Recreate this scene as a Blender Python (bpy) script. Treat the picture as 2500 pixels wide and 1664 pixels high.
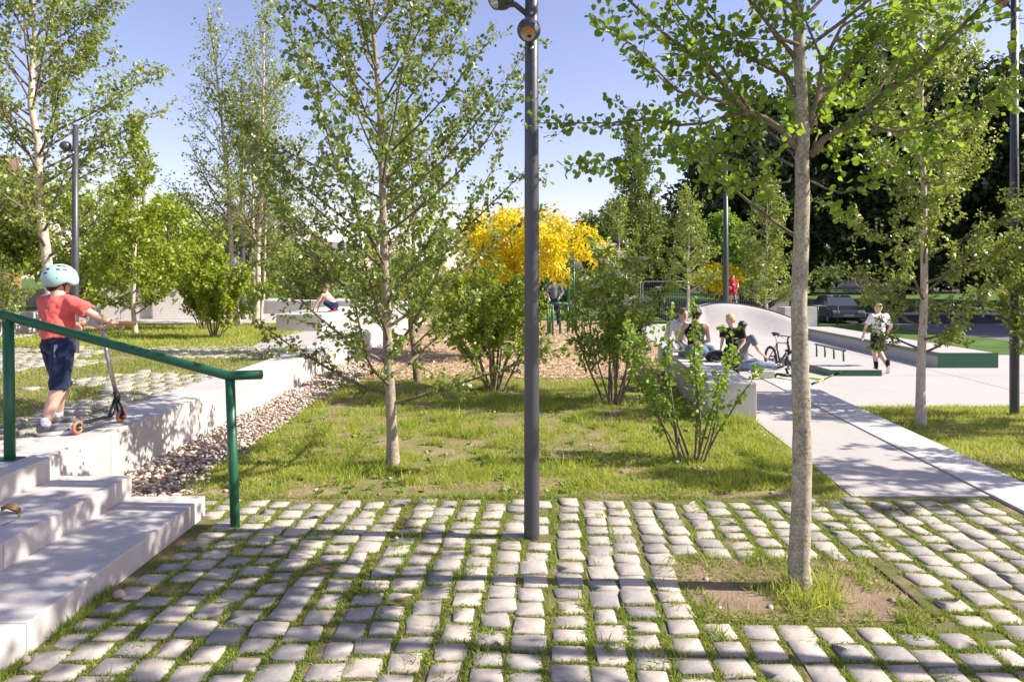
import bpy, math, random
import numpy as np
from mathutils import Vector, Matrix

for o in list(bpy.data.objects):
    bpy.data.objects.remove(o)
scene = bpy.context.scene
COL = scene.collection
R = math.radians
pi = math.pi

# ------------------------------------------------------------------ camera
EYE = 1.65
FPX = 1667.0            # focal length in pixels of the 2500 px wide photograph
HOR = 677.0             # horizon row
cam_d = bpy.data.cameras.new('camera')
cam = bpy.data.objects.new('camera', cam_d)
COL.objects.link(cam)
cam.location = (0, 0, EYE)
cam.rotation_euler = (R(90), 0, 0)
cam_d.sensor_width = 36
cam_d.lens = 24
cam_d.shift_y = -(832 - HOR) / 2500
cam_d.clip_start = 0.05
cam_d.clip_end = 4000
scene.camera = cam

# ------------------------------------------------------------------ sky and sun
SUN_EL = 40.0
world = bpy.data.worlds.new('World')
scene.world = world
world.use_nodes = True
wn = world.node_tree
bg = wn.nodes['Background']
sky = wn.nodes.new('ShaderNodeTexSky')
sky.sky_type = 'NISHITA'
sky.sun_disc = False
sky.sun_elevation = R(SUN_EL)
sky.sun_rotation = R(93.5)
sky.altitude = 0
sky.air_density = 1.0
sky.dust_density = 0.6
sky.ozone_density = 4.0
wb = wn.nodes.new('ShaderNodeMix')          # white balance of the daylight, the same in every direction
wb.data_type = 'RGBA'; wb.blend_type = 'MULTIPLY'; wb.inputs[0].default_value = 1.0
wb.inputs[7].default_value = (1.46, 1.05, 1.03, 1)
wn.links.new(sky.outputs[0], wb.inputs[6]); wn.links.new(wb.outputs[2], bg.inputs[0])
bg.inputs[1].default_value = 0.115
sun_d = bpy.data.lights.new('sun', 'SUN')
sun_d.energy = 5.0
sun_d.angle = R(0.5)
sun_d.color = (1.0, 0.93, 0.82)
sun = bpy.data.objects.new('sun', sun_d)
COL.objects.link(sun)
sdir = Vector((-math.cos(R(SUN_EL)), 0.06 * math.cos(R(SUN_EL)), -math.sin(R(SUN_EL))))
sun.rotation_euler = sdir.to_track_quat('-Z', 'Y').to_euler()
sun.location = (20, -2, 20)

scene.view_settings.view_transform = 'Standard'
scene.view_settings.look = 'None'
scene.view_settings.gamma = 1
scene.view_settings.use_curve_mapping = False
scene.view_settings.exposure = 0.93

# ------------------------------------------------------------------ helpers
def at(x, y, z=0.0):
    """ground point (level z) seen at a pixel of the photograph"""
    d = (EYE - z) * FPX / (y - HOR)
    return ((x - 1250) / FPX * d, d)
def up(x, y, d):
    return Vector(((x - 1250) / FPX * d, d, EYE - (y - HOR) / FPX * d))

def tag(o, label=None, cat=None, group=None, kind=None):
    if label: o['label'] = label
    if cat: o['category'] = cat
    if group: o['group'] = group
    if kind: o['kind'] = kind
    return o
def empty(name, loc=(0, 0, 0), rz=0.0):
    o = bpy.data.objects.new(name, None)
    COL.objects.link(o)
    o.location = loc
    o.rotation_euler = (0, 0, rz)
    o.empty_display_size = 0.1
    return o
def thing(name, label, cat, loc=(0, 0, 0), rz=0.0, group=None):
    return tag(empty(name, loc, rz), label, cat, group)
def link(name, me, mat=None, parent=None, local=True):
    o = bpy.data.objects.new(name, me)
    COL.objects.link(o)
    if mat is not None and not me.materials:
        me.materials.append(mat)
    if parent is not None:
        o.parent = parent
        if not local:
            # vertices are in world space: undo the parent's placement
            bpy_m = Matrix.LocRotScale(parent.location, parent.rotation_euler, parent.scale)
            o.matrix_parent_inverse = bpy_m.inverted()
    return o
def np_mesh(name, V, F, smooth=False, rnd=None):
    """V (n,3) F (m,k)"""
    V = np.asarray(V, dtype=np.float32); F = np.asarray(F, dtype=np.int32)
    me = bpy.data.meshes.new(name)
    k = F.shape[1]
    me.vertices.add(len(V)); me.vertices.foreach_set('co', V.ravel())
    me.loops.add(F.size); me.loops.foreach_set('vertex_index', F.ravel())
    me.polygons.add(len(F)); me.polygons.foreach_set('loop_start', np.arange(0, F.size, k, dtype=np.int32))
    me.update(calc_edges=True)
    if smooth:
        me.polygons.foreach_set('use_smooth', np.ones(len(F), dtype=bool))
    if rnd is not None:
        a = me.attributes.new('rnd', 'FLOAT', 'POINT')
        a.data.foreach_set('value', np.asarray(rnd, dtype=np.float32))
    return me

class MB:
    """collects simple shapes into one mesh"""
    def __init__(s): s.v = []; s.f = []
    def add(s, v, f):
        n = len(s.v); s.v += [tuple(p) for p in v]; s.f += [tuple(i + n for i in q) for q in f]; return s
    def box(s, c, d, rz=0.0, m=None):
        x, y, z = d[0] / 2, d[1] / 2, d[2] / 2
        v = [Vector((sx * x, sy * y, sz * z)) for sz in (-1, 1) for sx, sy in ((-1, -1), (1, -1), (1, 1), (-1, 1))]
        M = Matrix.Translation(c) @ (m.to_4x4() if m is not None else Matrix.Rotation(rz, 4, 'Z'))
        return s.add([M @ p for p in v], [(3, 2, 1, 0), (4, 5, 6, 7), (0, 1, 5, 4), (1, 2, 6, 5), (2, 3, 7, 6), (3, 0, 4, 7)])
    def prism(s, poly, z0, z1):
        n = len(poly)
        zt = z1 if callable(z1) else (lambda x, y: z1)
        zb = z0 if callable(z0) else (lambda x, y: z0)
        v = [(x, y, zb(x, y)) for x, y in poly] + [(x, y, zt(x, y)) for x, y in poly]
        f = [tuple(range(n - 1, -1, -1)), tuple(range(n, 2 * n))]
        f += [(i, (i + 1) % n, n + (i + 1) % n, n + i) for i in range(n)]
        return s.add(v, f)
    def tube(s, pts, rad, n=8, caps=True):
        pts = [Vector(p) for p in pts]
        if not hasattr(rad, '__len__'): rad = [rad] * len(pts)
        v = []; f = []
        t = (pts[1] - pts[0]).normalized()
        a = t.orthogonal().normalized()
        for i, p in enumerate(pts):
            if i == 0: d = pts[1] - pts[0]
            elif i == len(pts) - 1: d = pts[-1] - pts[-2]
            else: d = (pts[i + 1] - pts[i]).normalized() + (pts[i] - pts[i - 1]).normalized()
            d.normalize()
            a = (a - d * a.dot(d))
            if a.length < 1e-6: a = d.orthogonal()
            a.normalize(); b = d.cross(a)
            for k in range(n):
                q = 2 * pi * k / n
                v.append(p + (a * math.cos(q) + b * math.sin(q)) * rad[i])
        for i in range(len(pts) - 1):
            for k in range(n):
                f.append((i * n + k, i * n + (k + 1) % n, (i + 1) * n + (k + 1) % n, (i + 1) * n + k))
        if caps:
            f.append(tuple(range(n - 1, -1, -1))); f.append(tuple((len(pts) - 1) * n + k for k in range(n)))
        return s.add(v, f)
    def lathe(s, prof, n=24, m=None):
        """prof: (radius, height) pairs"""
        m = m or Matrix.Identity(4)
        v = []; f = []
        for r, z in prof:
            for k in range(n):
                q = 2 * pi * k / n
                v.append(m @ Vector((max(r, 1e-5) * math.cos(q), max(r, 1e-5) * math.sin(q), z)))
        for i in range(len(prof) - 1):
            for k in range(n):
                f.append((i * n + k, i * n + (k + 1) % n, (i + 1) * n + (k + 1) % n, (i + 1) * n + k))
        return s.add(v, f)
    def ball(s, c, r, n=14, m=None, rings=9):
        if not hasattr(r, '__len__'): r = (r, r, r)
        M = Matrix.Translation(c) @ (m.to_4x4() if m is not None else Matrix.Identity(4)) @ Matrix.Diagonal((*r, 1))
        return s.lathe([(math.sin(pi * i / rings), -math.cos(pi * i / rings)) for i in range(rings + 1)], n, M)
    def torus(s, c, R_, r, axis='X', n=28, k=8, m=None):
        pts = []
        M = m or Matrix.Identity(3)
        v = []; f = []
        for i in range(n):
            a = 2 * pi * i / n
            for j in range(k):
                b = 2 * pi * j / k
                q = (R_ + r * math.cos(b))
                p = Vector((r * math.sin(b), q * math.cos(a), q * math.sin(a)))
                v.append(Vector(c) + M @ p)
        for i in range(n):
            for j in range(k):
                f.append((i * k + j, i * k + (j + 1) % k, ((i + 1) % n) * k + (j + 1) % k, ((i + 1) % n) * k + j))
        return s.add(v, f)
    def mesh(s, name, smooth=False):
        me = bpy.data.meshes.new(name)
        me.from_pydata(s.v, [], s.f)
        me.update()
        if smooth:
            me.polygons.foreach_set('use_smooth', np.ones(len(me.polygons), dtype=bool))
        return me
    def build(s, name, mat, parent=None, smooth=False, bevel=0.0, local=True, seg=2):
        o = link(name, s.mesh(name, smooth), mat, parent, local)
        if bevel:
            b = o.modifiers.new('bevel', 'BEVEL'); b.width = bevel; b.segments = seg; b.limit_method = 'ANGLE'; b.angle_limit = R(35)
        return o
def smooth_by_angle(o, deg=40):
    me = o.data
    me.polygons.foreach_set('use_smooth', np.ones(len(me.polygons), dtype=bool))
    try: me.set_sharp_from_angle(angle=R(deg))
    except Exception: pass
    return o

_vn = {}
def vnoise(x, y, scale, seed):
    """value noise 0..1 for arrays"""
    if seed not in _vn: _vn[seed] = np.random.default_rng(seed).random((64, 64))
    g = _vn[seed]
    x = np.asarray(x) / scale + 1000; y = np.asarray(y) / scale + 1000
    i = np.floor(x).astype(int); j = np.floor(y).astype(int); fx = x - i; fy = y - j
    fx = fx * fx * (3 - 2 * fx); fy = fy * fy * (3 - 2 * fy)
    a = g[i % 64, j % 64]; b = g[(i + 1) % 64, j % 64]; c = g[i % 64, (j + 1) % 64]; d = g[(i + 1) % 64, (j + 1) % 64]
    return (a * (1 - fx) + b * fx) * (1 - fy) + (c * (1 - fx) + d * fx) * fy
def fbm(x, y, scale, seed):
    return 0.55 * vnoise(x, y, scale, seed) + 0.3 * vnoise(x, y, scale / 2.3, seed + 1) + 0.15 * vnoise(x, y, scale / 5.1, seed + 2)

# ------------------------------------------------------------------ materials
class NT:
    def __init__(s, name):
        s.m = bpy.data.materials.new(name); s.m.use_nodes = True
        s.t = s.m.node_tree; s.p = s.t.nodes['Principled BSDF']; s.out = s.t.nodes['Material Output']
    def n(s, typ, **kw):
        q = s.t.nodes.new(typ)
        for k, v in kw.items():
            if k in q.inputs: q.inputs[k].default_value = v
            else: setattr(q, k, v)
        return q
    def l(s, a, b): s.t.links.new(a, b)
    def noise(s, scale, detail=4.0, rough=0.6, vec=None, stretch=None):
        q = s.n('ShaderNodeTexNoise'); q.inputs['Scale'].default_value = scale
        q.inputs['Detail'].default_value = detail; q.inputs['Roughness'].default_value = rough
        if vec is not None:
            if stretch:
                mp = s.n('ShaderNodeMapping'); mp.inputs['Scale'].default_value = stretch
                s.l(vec, mp.inputs['Vector']); vec = mp.outputs[0]
            s.l(vec, q.inputs['Vector'])
        return q.outputs['Fac']
    def ramp(s, fac, stops):
        q = s.n('ShaderNodeValToRGB'); e = q.color_ramp.elements
        while len(e) < len(stops): e.new(0.5)
        for el, (pos, c) in zip(e, stops):
            el.position = pos; el.color = (*c, 1) if len(c) == 3 else c
        s.l(fac, q.inputs[0]); return q.outputs[0]
    def mix(s, fac, a, b, mode='MIX'):
        q = s.n('ShaderNodeMix'); q.data_type = 'RGBA'; q.blend_type = mode
        for v, i in ((fac, q.inputs[0]), (a, q.inputs[6]), (b, q.inputs[7])):
            if hasattr(v, 'is_output'): s.l(v, i)
            else: i.default_value = (*v, 1) if hasattr(v, '__len__') and len(v) == 3 else v
        return q.outputs[2]
    def bump(s, h, strength=0.3, dist=0.01, nrm=None):
        q = s.n('ShaderNodeBump'); q.inputs['Strength'].default_value = strength; q.inputs['Distance'].default_value = dist
        s.l(h, q.inputs['Height'])
        if nrm is not None: s.l(nrm, q.inputs['Normal'])
        return q.outputs[0]
    def pos(s): return s.n('ShaderNodeNewGeometry').outputs['Position']
    def obj(s): return s.n('ShaderNodeTexCoord').outputs['Object']
    def attr(s, name='rnd'):
        q = s.n('ShaderNodeAttribute'); q.attribute_name = name; return q.outputs['Fac']

def mat_plain(name, col, rough=0.5, metal=0.0, var=0.12, scale=18.0, bump=0.0, bscale=120.0, spec=0.5, coat=0.0):
    s = NT(name)
    v = s.noise(scale, 5, 0.65, s.obj())
    c = s.ramp(v, [(0.3, tuple(k * (1 - var) for k in col)), (0.7, tuple(min(1, k * (1 + var)) for k in col))])
    s.l(c, s.p.inputs['Base Color'])
    s.p.inputs['Roughness'].default_value = rough; s.p.inputs['Metallic'].default_value = metal
    s.p.inputs['Specular IOR Level'].default_value = spec
    if coat: s.p.inputs['Coat Weight'].default_value = coat
    if bump:
        s.l(s.bump(s.noise(bscale, 4, 0.6, s.obj()), bump, 0.004), s.p.inputs['Normal'])
    return s.m
def mat_concrete(name, col, dark=0.74, stain=0.30, bump=0.25):
    s = NT(name); P = s.pos()
    a = s.noise(1.3, 6, 0.65, P); b = s.noise(14, 6, 0.7, P); c = s.noise(160, 3, 0.6, P)
    base = s.ramp(a, [(0.3, tuple(k * dark for k in col)), (0.55, col), (0.8, tuple(min(.9, k * 1.05) for k in col))])
    base = s.mix(0.35, base, s.ramp(b, [(0.35, tuple(k * 0.82 for k in col)), (0.65, tuple(min(.9, k * 1.08) for k in col))]))
    base = s.mix(0.5, base, s.ramp(c, [(0.36, (0.72, 0.71, 0.7)), (0.5, (1, 1, 1))]), 'MULTIPLY')
    st = s.noise(5.0, 7, 0.72, P, (1, 1, 0.25))
    k = s.ramp(st, [(0.56, (0, 0, 0)), (0.74, (stain, stain, stain))])
    base = s.mix(k, base, (col[0] * .45, col[1] * .42, col[2] * .38))
    po = s.noise(75, 2, 0.5, P)
    base = s.mix(s.ramp(po, [(0.66, (0, 0, 0)), (0.72, (0.55, 0.55, 0.55))]), base, (col[0] * .4, col[1] * .37, col[2] * .33))
    sc = s.noise(2.6, 8, 0.8, P, (1, 0.35, 1))
    base = s.mix(s.ramp(sc, [(0.58, (0, 0, 0)), (0.66, (stain * .8,) * 3)]), base, (col[0] * .6, col[1] * .57, col[2] * .53))
    s.l(base, s.p.inputs['Base Color']); s.p.inputs['Roughness'].default_value = 0.85
    s.p.inputs['Specular IOR Level'].default_value = 0.25
    s.l(s.bump(c, bump, 0.002), s.p.inputs['Normal'])
    return s.m
def mat_leaf(name, c0, c1, c2, trans, tw=0.38, rough=0.42, spec=0.5):
    """c0..c2: leaf-to-leaf variation; trans: colour of light passing through"""
    s = NT(name); a = s.attr()
    col = s.ramp(a, [(0.0, c0), (0.5, c1), (1.0, c2)])
    vein = s.noise(60, 2, 0.5, s.obj())
    col = s.mix(0.35, col, s.ramp(vein, [(0.3, tuple(k * .7 for k in c1)), (0.7, tuple(k * 1.2 for k in c1))]))
    s.l(col, s.p.inputs['Base Color']); s.p.inputs['Roughness'].default_value = rough
    s.p.inputs['Specular IOR Level'].default_value = spec
    tr = s.n('ShaderNodeBsdfTranslucent'); s.l(s.mix(0.6, col, trans), tr.inputs['Color'])
    mx = s.n('ShaderNodeMixShader'); mx.inputs[0].default_value = tw
    s.l(s.p.outputs[0], mx.inputs[1]); s.l(tr.outputs[0], mx.inputs[2]); s.l(mx.outputs[0], s.out.inputs['Surface'])
    return s.m
def mat_bark(name, c_dark, c_mid, c_light, ring=9.0, bump=0.5):
    s = NT(name); P = s.obj()
    a = s.noise(17, 7, 0.8, P, (1, 1, 0.6)); b = s.noise(ring, 5, 0.75, P, (0.35, 0.35, 3.0)); c = s.noise(70, 4, 0.7, P)
    col = s.ramp(a, [(0.36, c_dark), (0.47, c_mid), (0.62, c_light)])
    col = s.mix(s.ramp(b, [(0.6, (0, 0, 0)), (0.72, (0.85, 0.85, 0.85))]), col, c_dark)
    col = s.mix(0.45, col, s.ramp(c, [(0.38, c_dark), (0.6, c_light)]))
    s.l(col, s.p.inputs['Base Color']); s.p.inputs['Roughness'].default_value = 0.85
    s.p.inputs['Specular IOR Level'].default_value = 0.2
    n1 = s.bump(b, bump, 0.006); s.l(s.bump(c, bump, 0.004, n1), s.p.inputs['Normal'])
    return s.m
def mat_ground(name, stops, scale=2.0, fine=60.0, bump=0.6, fine_stops=None):
    s = NT(name); P = s.pos()
    a = s.noise(scale, 7, 0.7, P); b = s.noise(fine, 5, 0.7, P)
    col = s.ramp(a, stops)
    fs = fine_stops or [(0.3, (0.55, 0.55, 0.55)), (0.7, (1.25, 1.25, 1.25))]
    col = s.mix(0.8, col, s.ramp(b, fs), 'MULTIPLY')
    s.l(col, s.p.inputs['Base Color']); s.p.inputs['Roughness'].default_value = 0.95
    s.p.inputs['Specular IOR Level'].default_value = 0.15
    s.l(s.bump(b, bump, 0.02), s.p.inputs['Normal'])
    return s.m
def mat_stone(name, c0, c1, c2):
    s = NT(name); P = s.pos(); a = s.attr()
    col = s.ramp(a, [(0.0, c0), (0.5, c1), (1.0, c2)])
    n1 = s.noise(22, 6, 0.7, P); n2 = s.noise(210, 3, 0.6, P)
    col = s.mix(0.6, col, s.ramp(n1, [(0.3, (0.78, 0.77, 0.76)), (0.65, (1.08, 1.06, 1.04))]), 'MULTIPLY')
    col = s.mix(0.5, col, s.ramp(n2, [(0.35, (0.75, 0.75, 0.75)), (0.6, (1.1, 1.1, 1.1))]), 'MULTIPLY')
    s.l(col, s.p.inputs['Base Color']); s.p.inputs['Roughness'].default_value = 0.8
    s.p.inputs['Specular IOR Level'].default_value = 0.3
    nn = s.bump(n1, 0.45, 0.01); s.l(s.bump(n2, 0.3, 0.002, nn), s.p.inputs['Normal'])
    return s.m
def mat_cloth(name, col, var=0.1, wrinkle=0.5, wscale=9.0, weave=420.0):
    s = NT(name); P = s.obj()
    a = s.noise(wscale, 3, 0.5, P, (1, 1, 0.45)); b = s.noise(weave, 2, 0.5, P); v = s.noise(30, 4, 0.6, P)
    c = s.ramp(v, [(0.3, tuple(k * (1 - var) for k in col)), (0.7, tuple(k * (1 + var) for k in col))])
    s.l(c, s.p.inputs['Base Color']); s.p.inputs['Roughness'].default_value = 0.9
    s.p.inputs['Specular IOR Level'].default_value = 0.15
    s.p.inputs['Sheen Weight'].default_value = 0.15
    n1 = s.bump(a, wrinkle, 0.03); s.l(s.bump(b, 0.15, 0.001, n1), s.p.inputs['Normal'])
    return s.m

M = {}
M['concrete'] = mat_concrete('concrete_precast', (0.52, 0.49, 0.465))
M['path'] = mat_concrete('concrete_brushed', (0.44, 0.41, 0.385), 0.88, 0.14, 0.35)
M['strip'] = mat_concrete('concrete_light', (0.55, 0.525, 0.50), 0.9, 0.14, 0.2)
M['skate'] = mat_concrete('concrete_skate', (0.44, 0.415, 0.395), 0.88, 0.16, 0.12)
M['cobble'] = mat_stone('cobble_stone', (0.29, 0.27, 0.255), (0.41, 0.37, 0.33), (0.50, 0.43, 0.36))
M['pebble'] = mat_stone('pebble_stone', (0.28, 0.20, 0.15), (0.50, 0.41, 0.34), (0.66, 0.60, 0.54))
M['sand'] = mat_ground('sandy_joint', [(0.3, (0.20, 0.135, 0.085)), (0.55, (0.32, 0.23, 0.155)), (0.75, (0.40, 0.31, 0.22))], 3.0, 90)
M['joint'] = mat_ground('mossy_joint', [(0.34, (0.10, 0.13, 0.03)), (0.5, (0.17, 0.16, 0.06)), (0.6, (0.27, 0.20, 0.12)), (0.78, (0.36, 0.27, 0.18))], 3.4, 80)
M['soil'] = mat_stone('soil_clod', (0.17, 0.11, 0.07), (0.27, 0.19, 0.13), (0.38, 0.29, 0.21))
M['lawn'] = mat_ground('lawn_soil', [(0.32, (0.15, 0.16, 0.04)), (0.48, (0.22, 0.20, 0.08)), (0.58, (0.31, 0.235, 0.14)), (0.75, (0.38, 0.29, 0.19))], 2.4, 60)
M['chips'] = mat_ground('wood_chips_bed', [(0.3, (0.36, 0.25, 0.14)), (0.6, (0.50, 0.37, 0.23)), (0.8, (0.58, 0.46, 0.31))], 4.0, 55, 0.9)
M['asphalt'] = mat_ground('asphalt', [(0.3, (0.045, 0.045, 0.05)), (0.7, (0.075, 0.072, 0.075))], 1.0, 80, 0.3)
M['parkgrass'] = mat_ground('park_grass', [(0.3, (0.05, 0.10, 0.02)), (0.6, (0.10, 0.17, 0.035)), (0.85, (0.18, 0.2, 0.06))], 0.6, 12, 0.8)
s = NT('wood_chip'); s.l(s.ramp(s.attr(), [(0, (0.34, 0.22, 0.12)), (0.5, (0.58, 0.43, 0.27)), (1, (0.74, 0.62, 0.46))]), s.p.inputs['Base Color']); s.p.inputs['Roughness'].default_value = 0.9; M['chip'] = s.m

M['grass'] = mat_leaf('grass_blade', (0.11, 0.205, 0.02), (0.32, 0.395, 0.052), (0.60, 0.54, 0.2), (0.68, 0.72, 0.1), 0.41, 0.5, 0.3)
M['weed'] = mat_leaf('joint_grass', (0.085, 0.175, 0.018), (0.22, 0.305, 0.042), (0.50, 0.45, 0.18), (0.5, 0.57, 0.085), 0.36, 0.5, 0.3)
M['leaf_front'] = mat_leaf('leaf_whitebeam', (0.030, 0.080, 0.012), (0.095, 0.19, 0.02), (0.25, 0.36, 0.045), (0.52, 0.70, 0.06), 0.48, 0.38, 0.5)
M['leaf_alder'] = mat_leaf('leaf_alder', (0.04, 0.085, 0.018), (0.15, 0.225, 0.035), (0.38, 0.43, 0.12), (0.45, 0.52, 0.08), 0.32, 0.33, 0.6)
M['leaf_birch'] = mat_leaf('leaf_birch', (0.09, 0.15, 0.025), (0.21, 0.285, 0.05), (0.42, 0.46, 0.13), (0.55, 0.62, 0.09), 0.36, 0.36, 0.6)
M['leaf_yellowgreen'] = mat_leaf('leaf_yellow_green', (0.12, 0.19, 0.02), (0.26, 0.34, 0.03), (0.46, 0.50, 0.07), (0.55, 0.62, 0.06), 0.38, 0.45, 0.4)
M['leaf_gold'] = mat_leaf('leaf_golden', (0.50, 0.42, 0.008), (0.72, 0.60, 0.012), (0.82, 0.72, 0.06), (0.95, 0.80, 0.03), 0.40, 0.5, 0.35)
M['leaf_elder'] = mat_leaf('leaf_elder', (0.10, 0.17, 0.025), (0.24, 0.34, 0.05), (0.48, 0.54, 0.18), (0.45, 0.56, 0.08), 0.35, 0.42, 0.45)
M['leaf_currant'] = mat_leaf('leaf_currant', (0.07, 0.16, 0.02), (0.19, 0.32, 0.035), (0.38, 0.47, 0.09), (0.42, 0.58, 0.06), 0.38, 0.45, 0.4)
M['leaf_chestnut'] = mat_leaf('leaf_chestnut', (0.02, 0.045, 0.012), (0.04, 0.075, 0.016), (0.085, 0.13, 0.028), (0.12, 0.2, 0.03), 0.16, 0.5, 0.3)
M['leaf_hedge'] = mat_leaf('leaf_hedge', (0.06, 0.10, 0.02), (0.15, 0.20, 0.03), (0.30, 0.33, 0.08), (0.3, 0.36, 0.06), 0.3, 0.5, 0.35)
M['blossom'] = mat_leaf('blossom_cream', (0.72, 0.68, 0.46), (0.82, 0.79, 0.60), (0.88, 0.86, 0.74), (0.8, 0.75, 0.5), 0.3, 0.8, 0.1)
M['bark_front'] = mat_bark('bark_smooth_grey', (0.10, 0.078, 0.045), (0.31, 0.27, 0.19), (0.52, 0.47, 0.36))
M['bark_brown'] = mat_bark('bark_brown', (0.07, 0.05, 0.03), (0.16, 0.12, 0.08), (0.26, 0.21, 0.15))
M['bark_birch'] = mat_bark('bark_birch', (0.20, 0.13, 0.08), (0.55, 0.45, 0.35), (0.74, 0.66, 0.55), 5.0, 0.3)
M['bark_alder'] = mat_bark('bark_alder', (0.12, 0.09, 0.06), (0.30, 0.245, 0.18), (0.46, 0.40, 0.32), 6.0, 0.4)
M['bark_dark'] = mat_bark('bark_dark', (0.03, 0.025, 0.018), (0.06, 0.05, 0.035), (0.10, 0.085, 0.06))
M['green_metal'] = mat_plain('green_paint', (0.014, 0.095, 0.041), 0.38, 0.0, 0.10, 6, 0.05, 200, 0.5)
M['lamp_metal'] = mat_plain('anthracite_paint', (0.075, 0.078, 0.085), 0.42, 0.35, 0.1, 8, 0.06, 160)
M['glass_dull'] = mat_plain('reflector', (0.62, 0.58, 0.52), 0.25, 0.5, 0.05)
M['led'] = mat_plain('amber_led', (0.85, 0.28, 0.05), 0.4, 0.0, 0.05)
M['steel'] = mat_plain('bare_steel', (0.55, 0.54, 0.55), 0.32, 0.9, 0.08)
M['black'] = mat_plain('black_plastic', (0.018, 0.018, 0.02), 0.45, 0, 0.1)
M['rubber'] = mat_plain('tyre_rubber', (0.022, 0.021, 0.02), 0.85, 0, 0.15, 30, 0.2)
M['corten'] = mat_plain('weathered_board', (0.26, 0.15, 0.09), 0.85, 0, 0.3, 9, 0.4, 60)
M['edging'] = mat_plain('rusty_edging', (0.10, 0.065, 0.045), 0.8, 0.2, 0.3, 20, 0.3, 90)
# ------------------------------------------------------------------ the setting
PZ = 0.43                                   # level of the raised plaza on the left
def Xpl(y): return 2.57 + 0.085 * (y - 5.11)    # path: left edge, joint, right edge
def Xpj(y): return 3.62 + 0.075 * (y - 5.16)
def Xpr(y): return 4.10 + 0.090 * (y - 5.47)
def zr(x, y):                                # lawn on the right, sinking to the skate plaza
    t = min(1, max(0, (y - 5.6) / 5.0))
    return -0.012 - 0.34 * t
def zs(y): return -0.36 - 0.02 * max(0, y - 14)
def struct(o): o['kind'] = 'structure'; return o

struct(MB().prism([(-900, -60), (900, -60), (900, 2500), (-900, 2500)], -1.6, -0.95).build('ground', M['parkgrass']))
def slab(name, poly, zt, mat, zb=-1.1):
    return struct(MB().prism(poly, zb, zt).build(name, mat))

bed = slab('cobble_bed', [(-2.14, -3), (Xpj(-3), -3), (Xpj(5.15), 5.15), (-3.16, 5.15), (-3.16, 4.755), (-2.14, 4.755)], -0.009, M['joint'])
bed.name = 'cobbled_yard'

def grid_sheet(name, x0, x1, y0, y1, nx, ny, zf, mat, xl=None, xr=None, kind='structure'):
    """a gently uneven sheet with skirts down to the subsoil; xl/xr bend the sides"""
    V = []; F = []
    for j in range(ny + 1):
        y = y0 + (y1 - y0) * j / ny
        a = xl(y) if xl else x0; b = xr(y) if xr else x1
        for i in range(nx + 1):
            x = a + (b - a) * i / nx
            V.append((x, y, zf(x, y)))
    W = nx + 1
    for j in range(ny):
        for i in range(nx):
            F.append((j * W + i, j * W + i + 1, (j + 1) * W + i + 1, (j + 1) * W + i))
    ring = [i for i in range(W)] + [j * W + nx for j in range(1, ny + 1)] + [ny * W + i for i in range(nx - 1, -1, -1)] + [j * W for j in range(ny - 1, 0, -1)]
    n0 = len(V)
    for k in ring: V.append((V[k][0], V[k][1], -1.1))
    n = len(ring)
    for i in range(n):
        F.append((ring[i], n0 + i, n0 + (i + 1) % n, ring[(i + 1) % n]))
    me = bpy.data.meshes.new(name); me.from_pydata(V, [], F); me.update()
    me.polygons.foreach_set('use_smooth', np.ones(len(F), dtype=bool))
    o = link(name, me, mat); o['kind'] = kind; return o

def zlawn(x, y): return 0.03 * (fbm(np.array([x]), np.array([y]), 1.1, 5)[0] - 0.5) - 0.012
lawn = grid_sheet('lawn', 0, 0, 5.15, 11.25, 40, 44, zlawn, M['lawn'], lambda y: -2.62, lambda y: Xpl(y) - 0.004)
rlawn = grid_sheet('lower_lawn', 0, 0, -3, 10.6, 24, 60, lambda x, y: zr(x, y) + 0.02 * (vnoise(np.array([x]), np.array([y]), 0.9, 9)[0] - .5), M['lawn'], lambda y: Xpr(y) + 0.004, lambda y: 22.0)
slab('wood_chip_bed', [(-2.62, 11.25), (Xpl(11.25) - .01, 11.25), (Xpl(26) - .01, 26), (-2.62, 26)], -0.008, M['chips'])
slab('gravel_bed', [(-3.165, 5.15), (-2.62, 5.15), (-2.62, 26), (-3.165, 26)], -0.02, M['sand'])
path = struct(empty('path'))
def path_panel(y0, y1, l, r, mat, z=0.0):
    MB().prism([(l(y0), y0), (r(y0), y0), (r(y1), y1), (l(y1), y1)], -1.1, z).build('panel', mat, path, bevel=0.004)
ys = [5.16, 9.9, 14.6, 19.3, 24]
for a, b in zip(ys[:-1], ys[1:]):
    path_panel(a + .004, b - .004, Xpl, lambda y: Xpj(y) - .006, M['path'], 0.0)
for a, b in zip([-3, 0.2, 2.7, 5.2, 8.2, 11.2, 14.2, 17.2, 20.2], [0.2, 2.7, 5.2, 8.2, 11.2, 14.2, 17.2, 20.2, 24]):
    path_panel(a + .003, b - .003, lambda y: Xpj(y) + .006, Xpr, M['strip'], 0.012)
# skate plaza in big cast panels
plaza = struct(empty('skate_plaza'))
for a, b in zip([10.6, 14, 18.5, 24, 30], [14, 18.5, 24, 30, 37]):
    for c, d in (zip([0, 4.2, 9.5, 17], [4.2, 9.5, 17, 34]) if a < 14 else zip([0, 4.2], [4.2, 8.9]) if a < 18.5 else zip([0, 4.2], [4.2, 7.0])):
        g = 0.007
        MB().prism([(max(Xpr(a), 0) + .01 + c + g, a + g), (Xpr(a) + d - g, a + g), (Xpr(b) + d - g, b - g), (Xpr(b) + .01 + c + g, b - g)], -1.3, lambda x, y: zs(y)).build('panel', M['skate'], plaza)
slab('meadow', [(-3.165, 26), (Xpr(26), 26), (Xpr(37) - .2, 37), (9, 60), (-3.165, 60)], -0.03, M['parkgrass'])
slab('road', [(8.5, 37), (120, 37), (120, 46), (10, 46)], -0.86, M['asphalt'])
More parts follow.
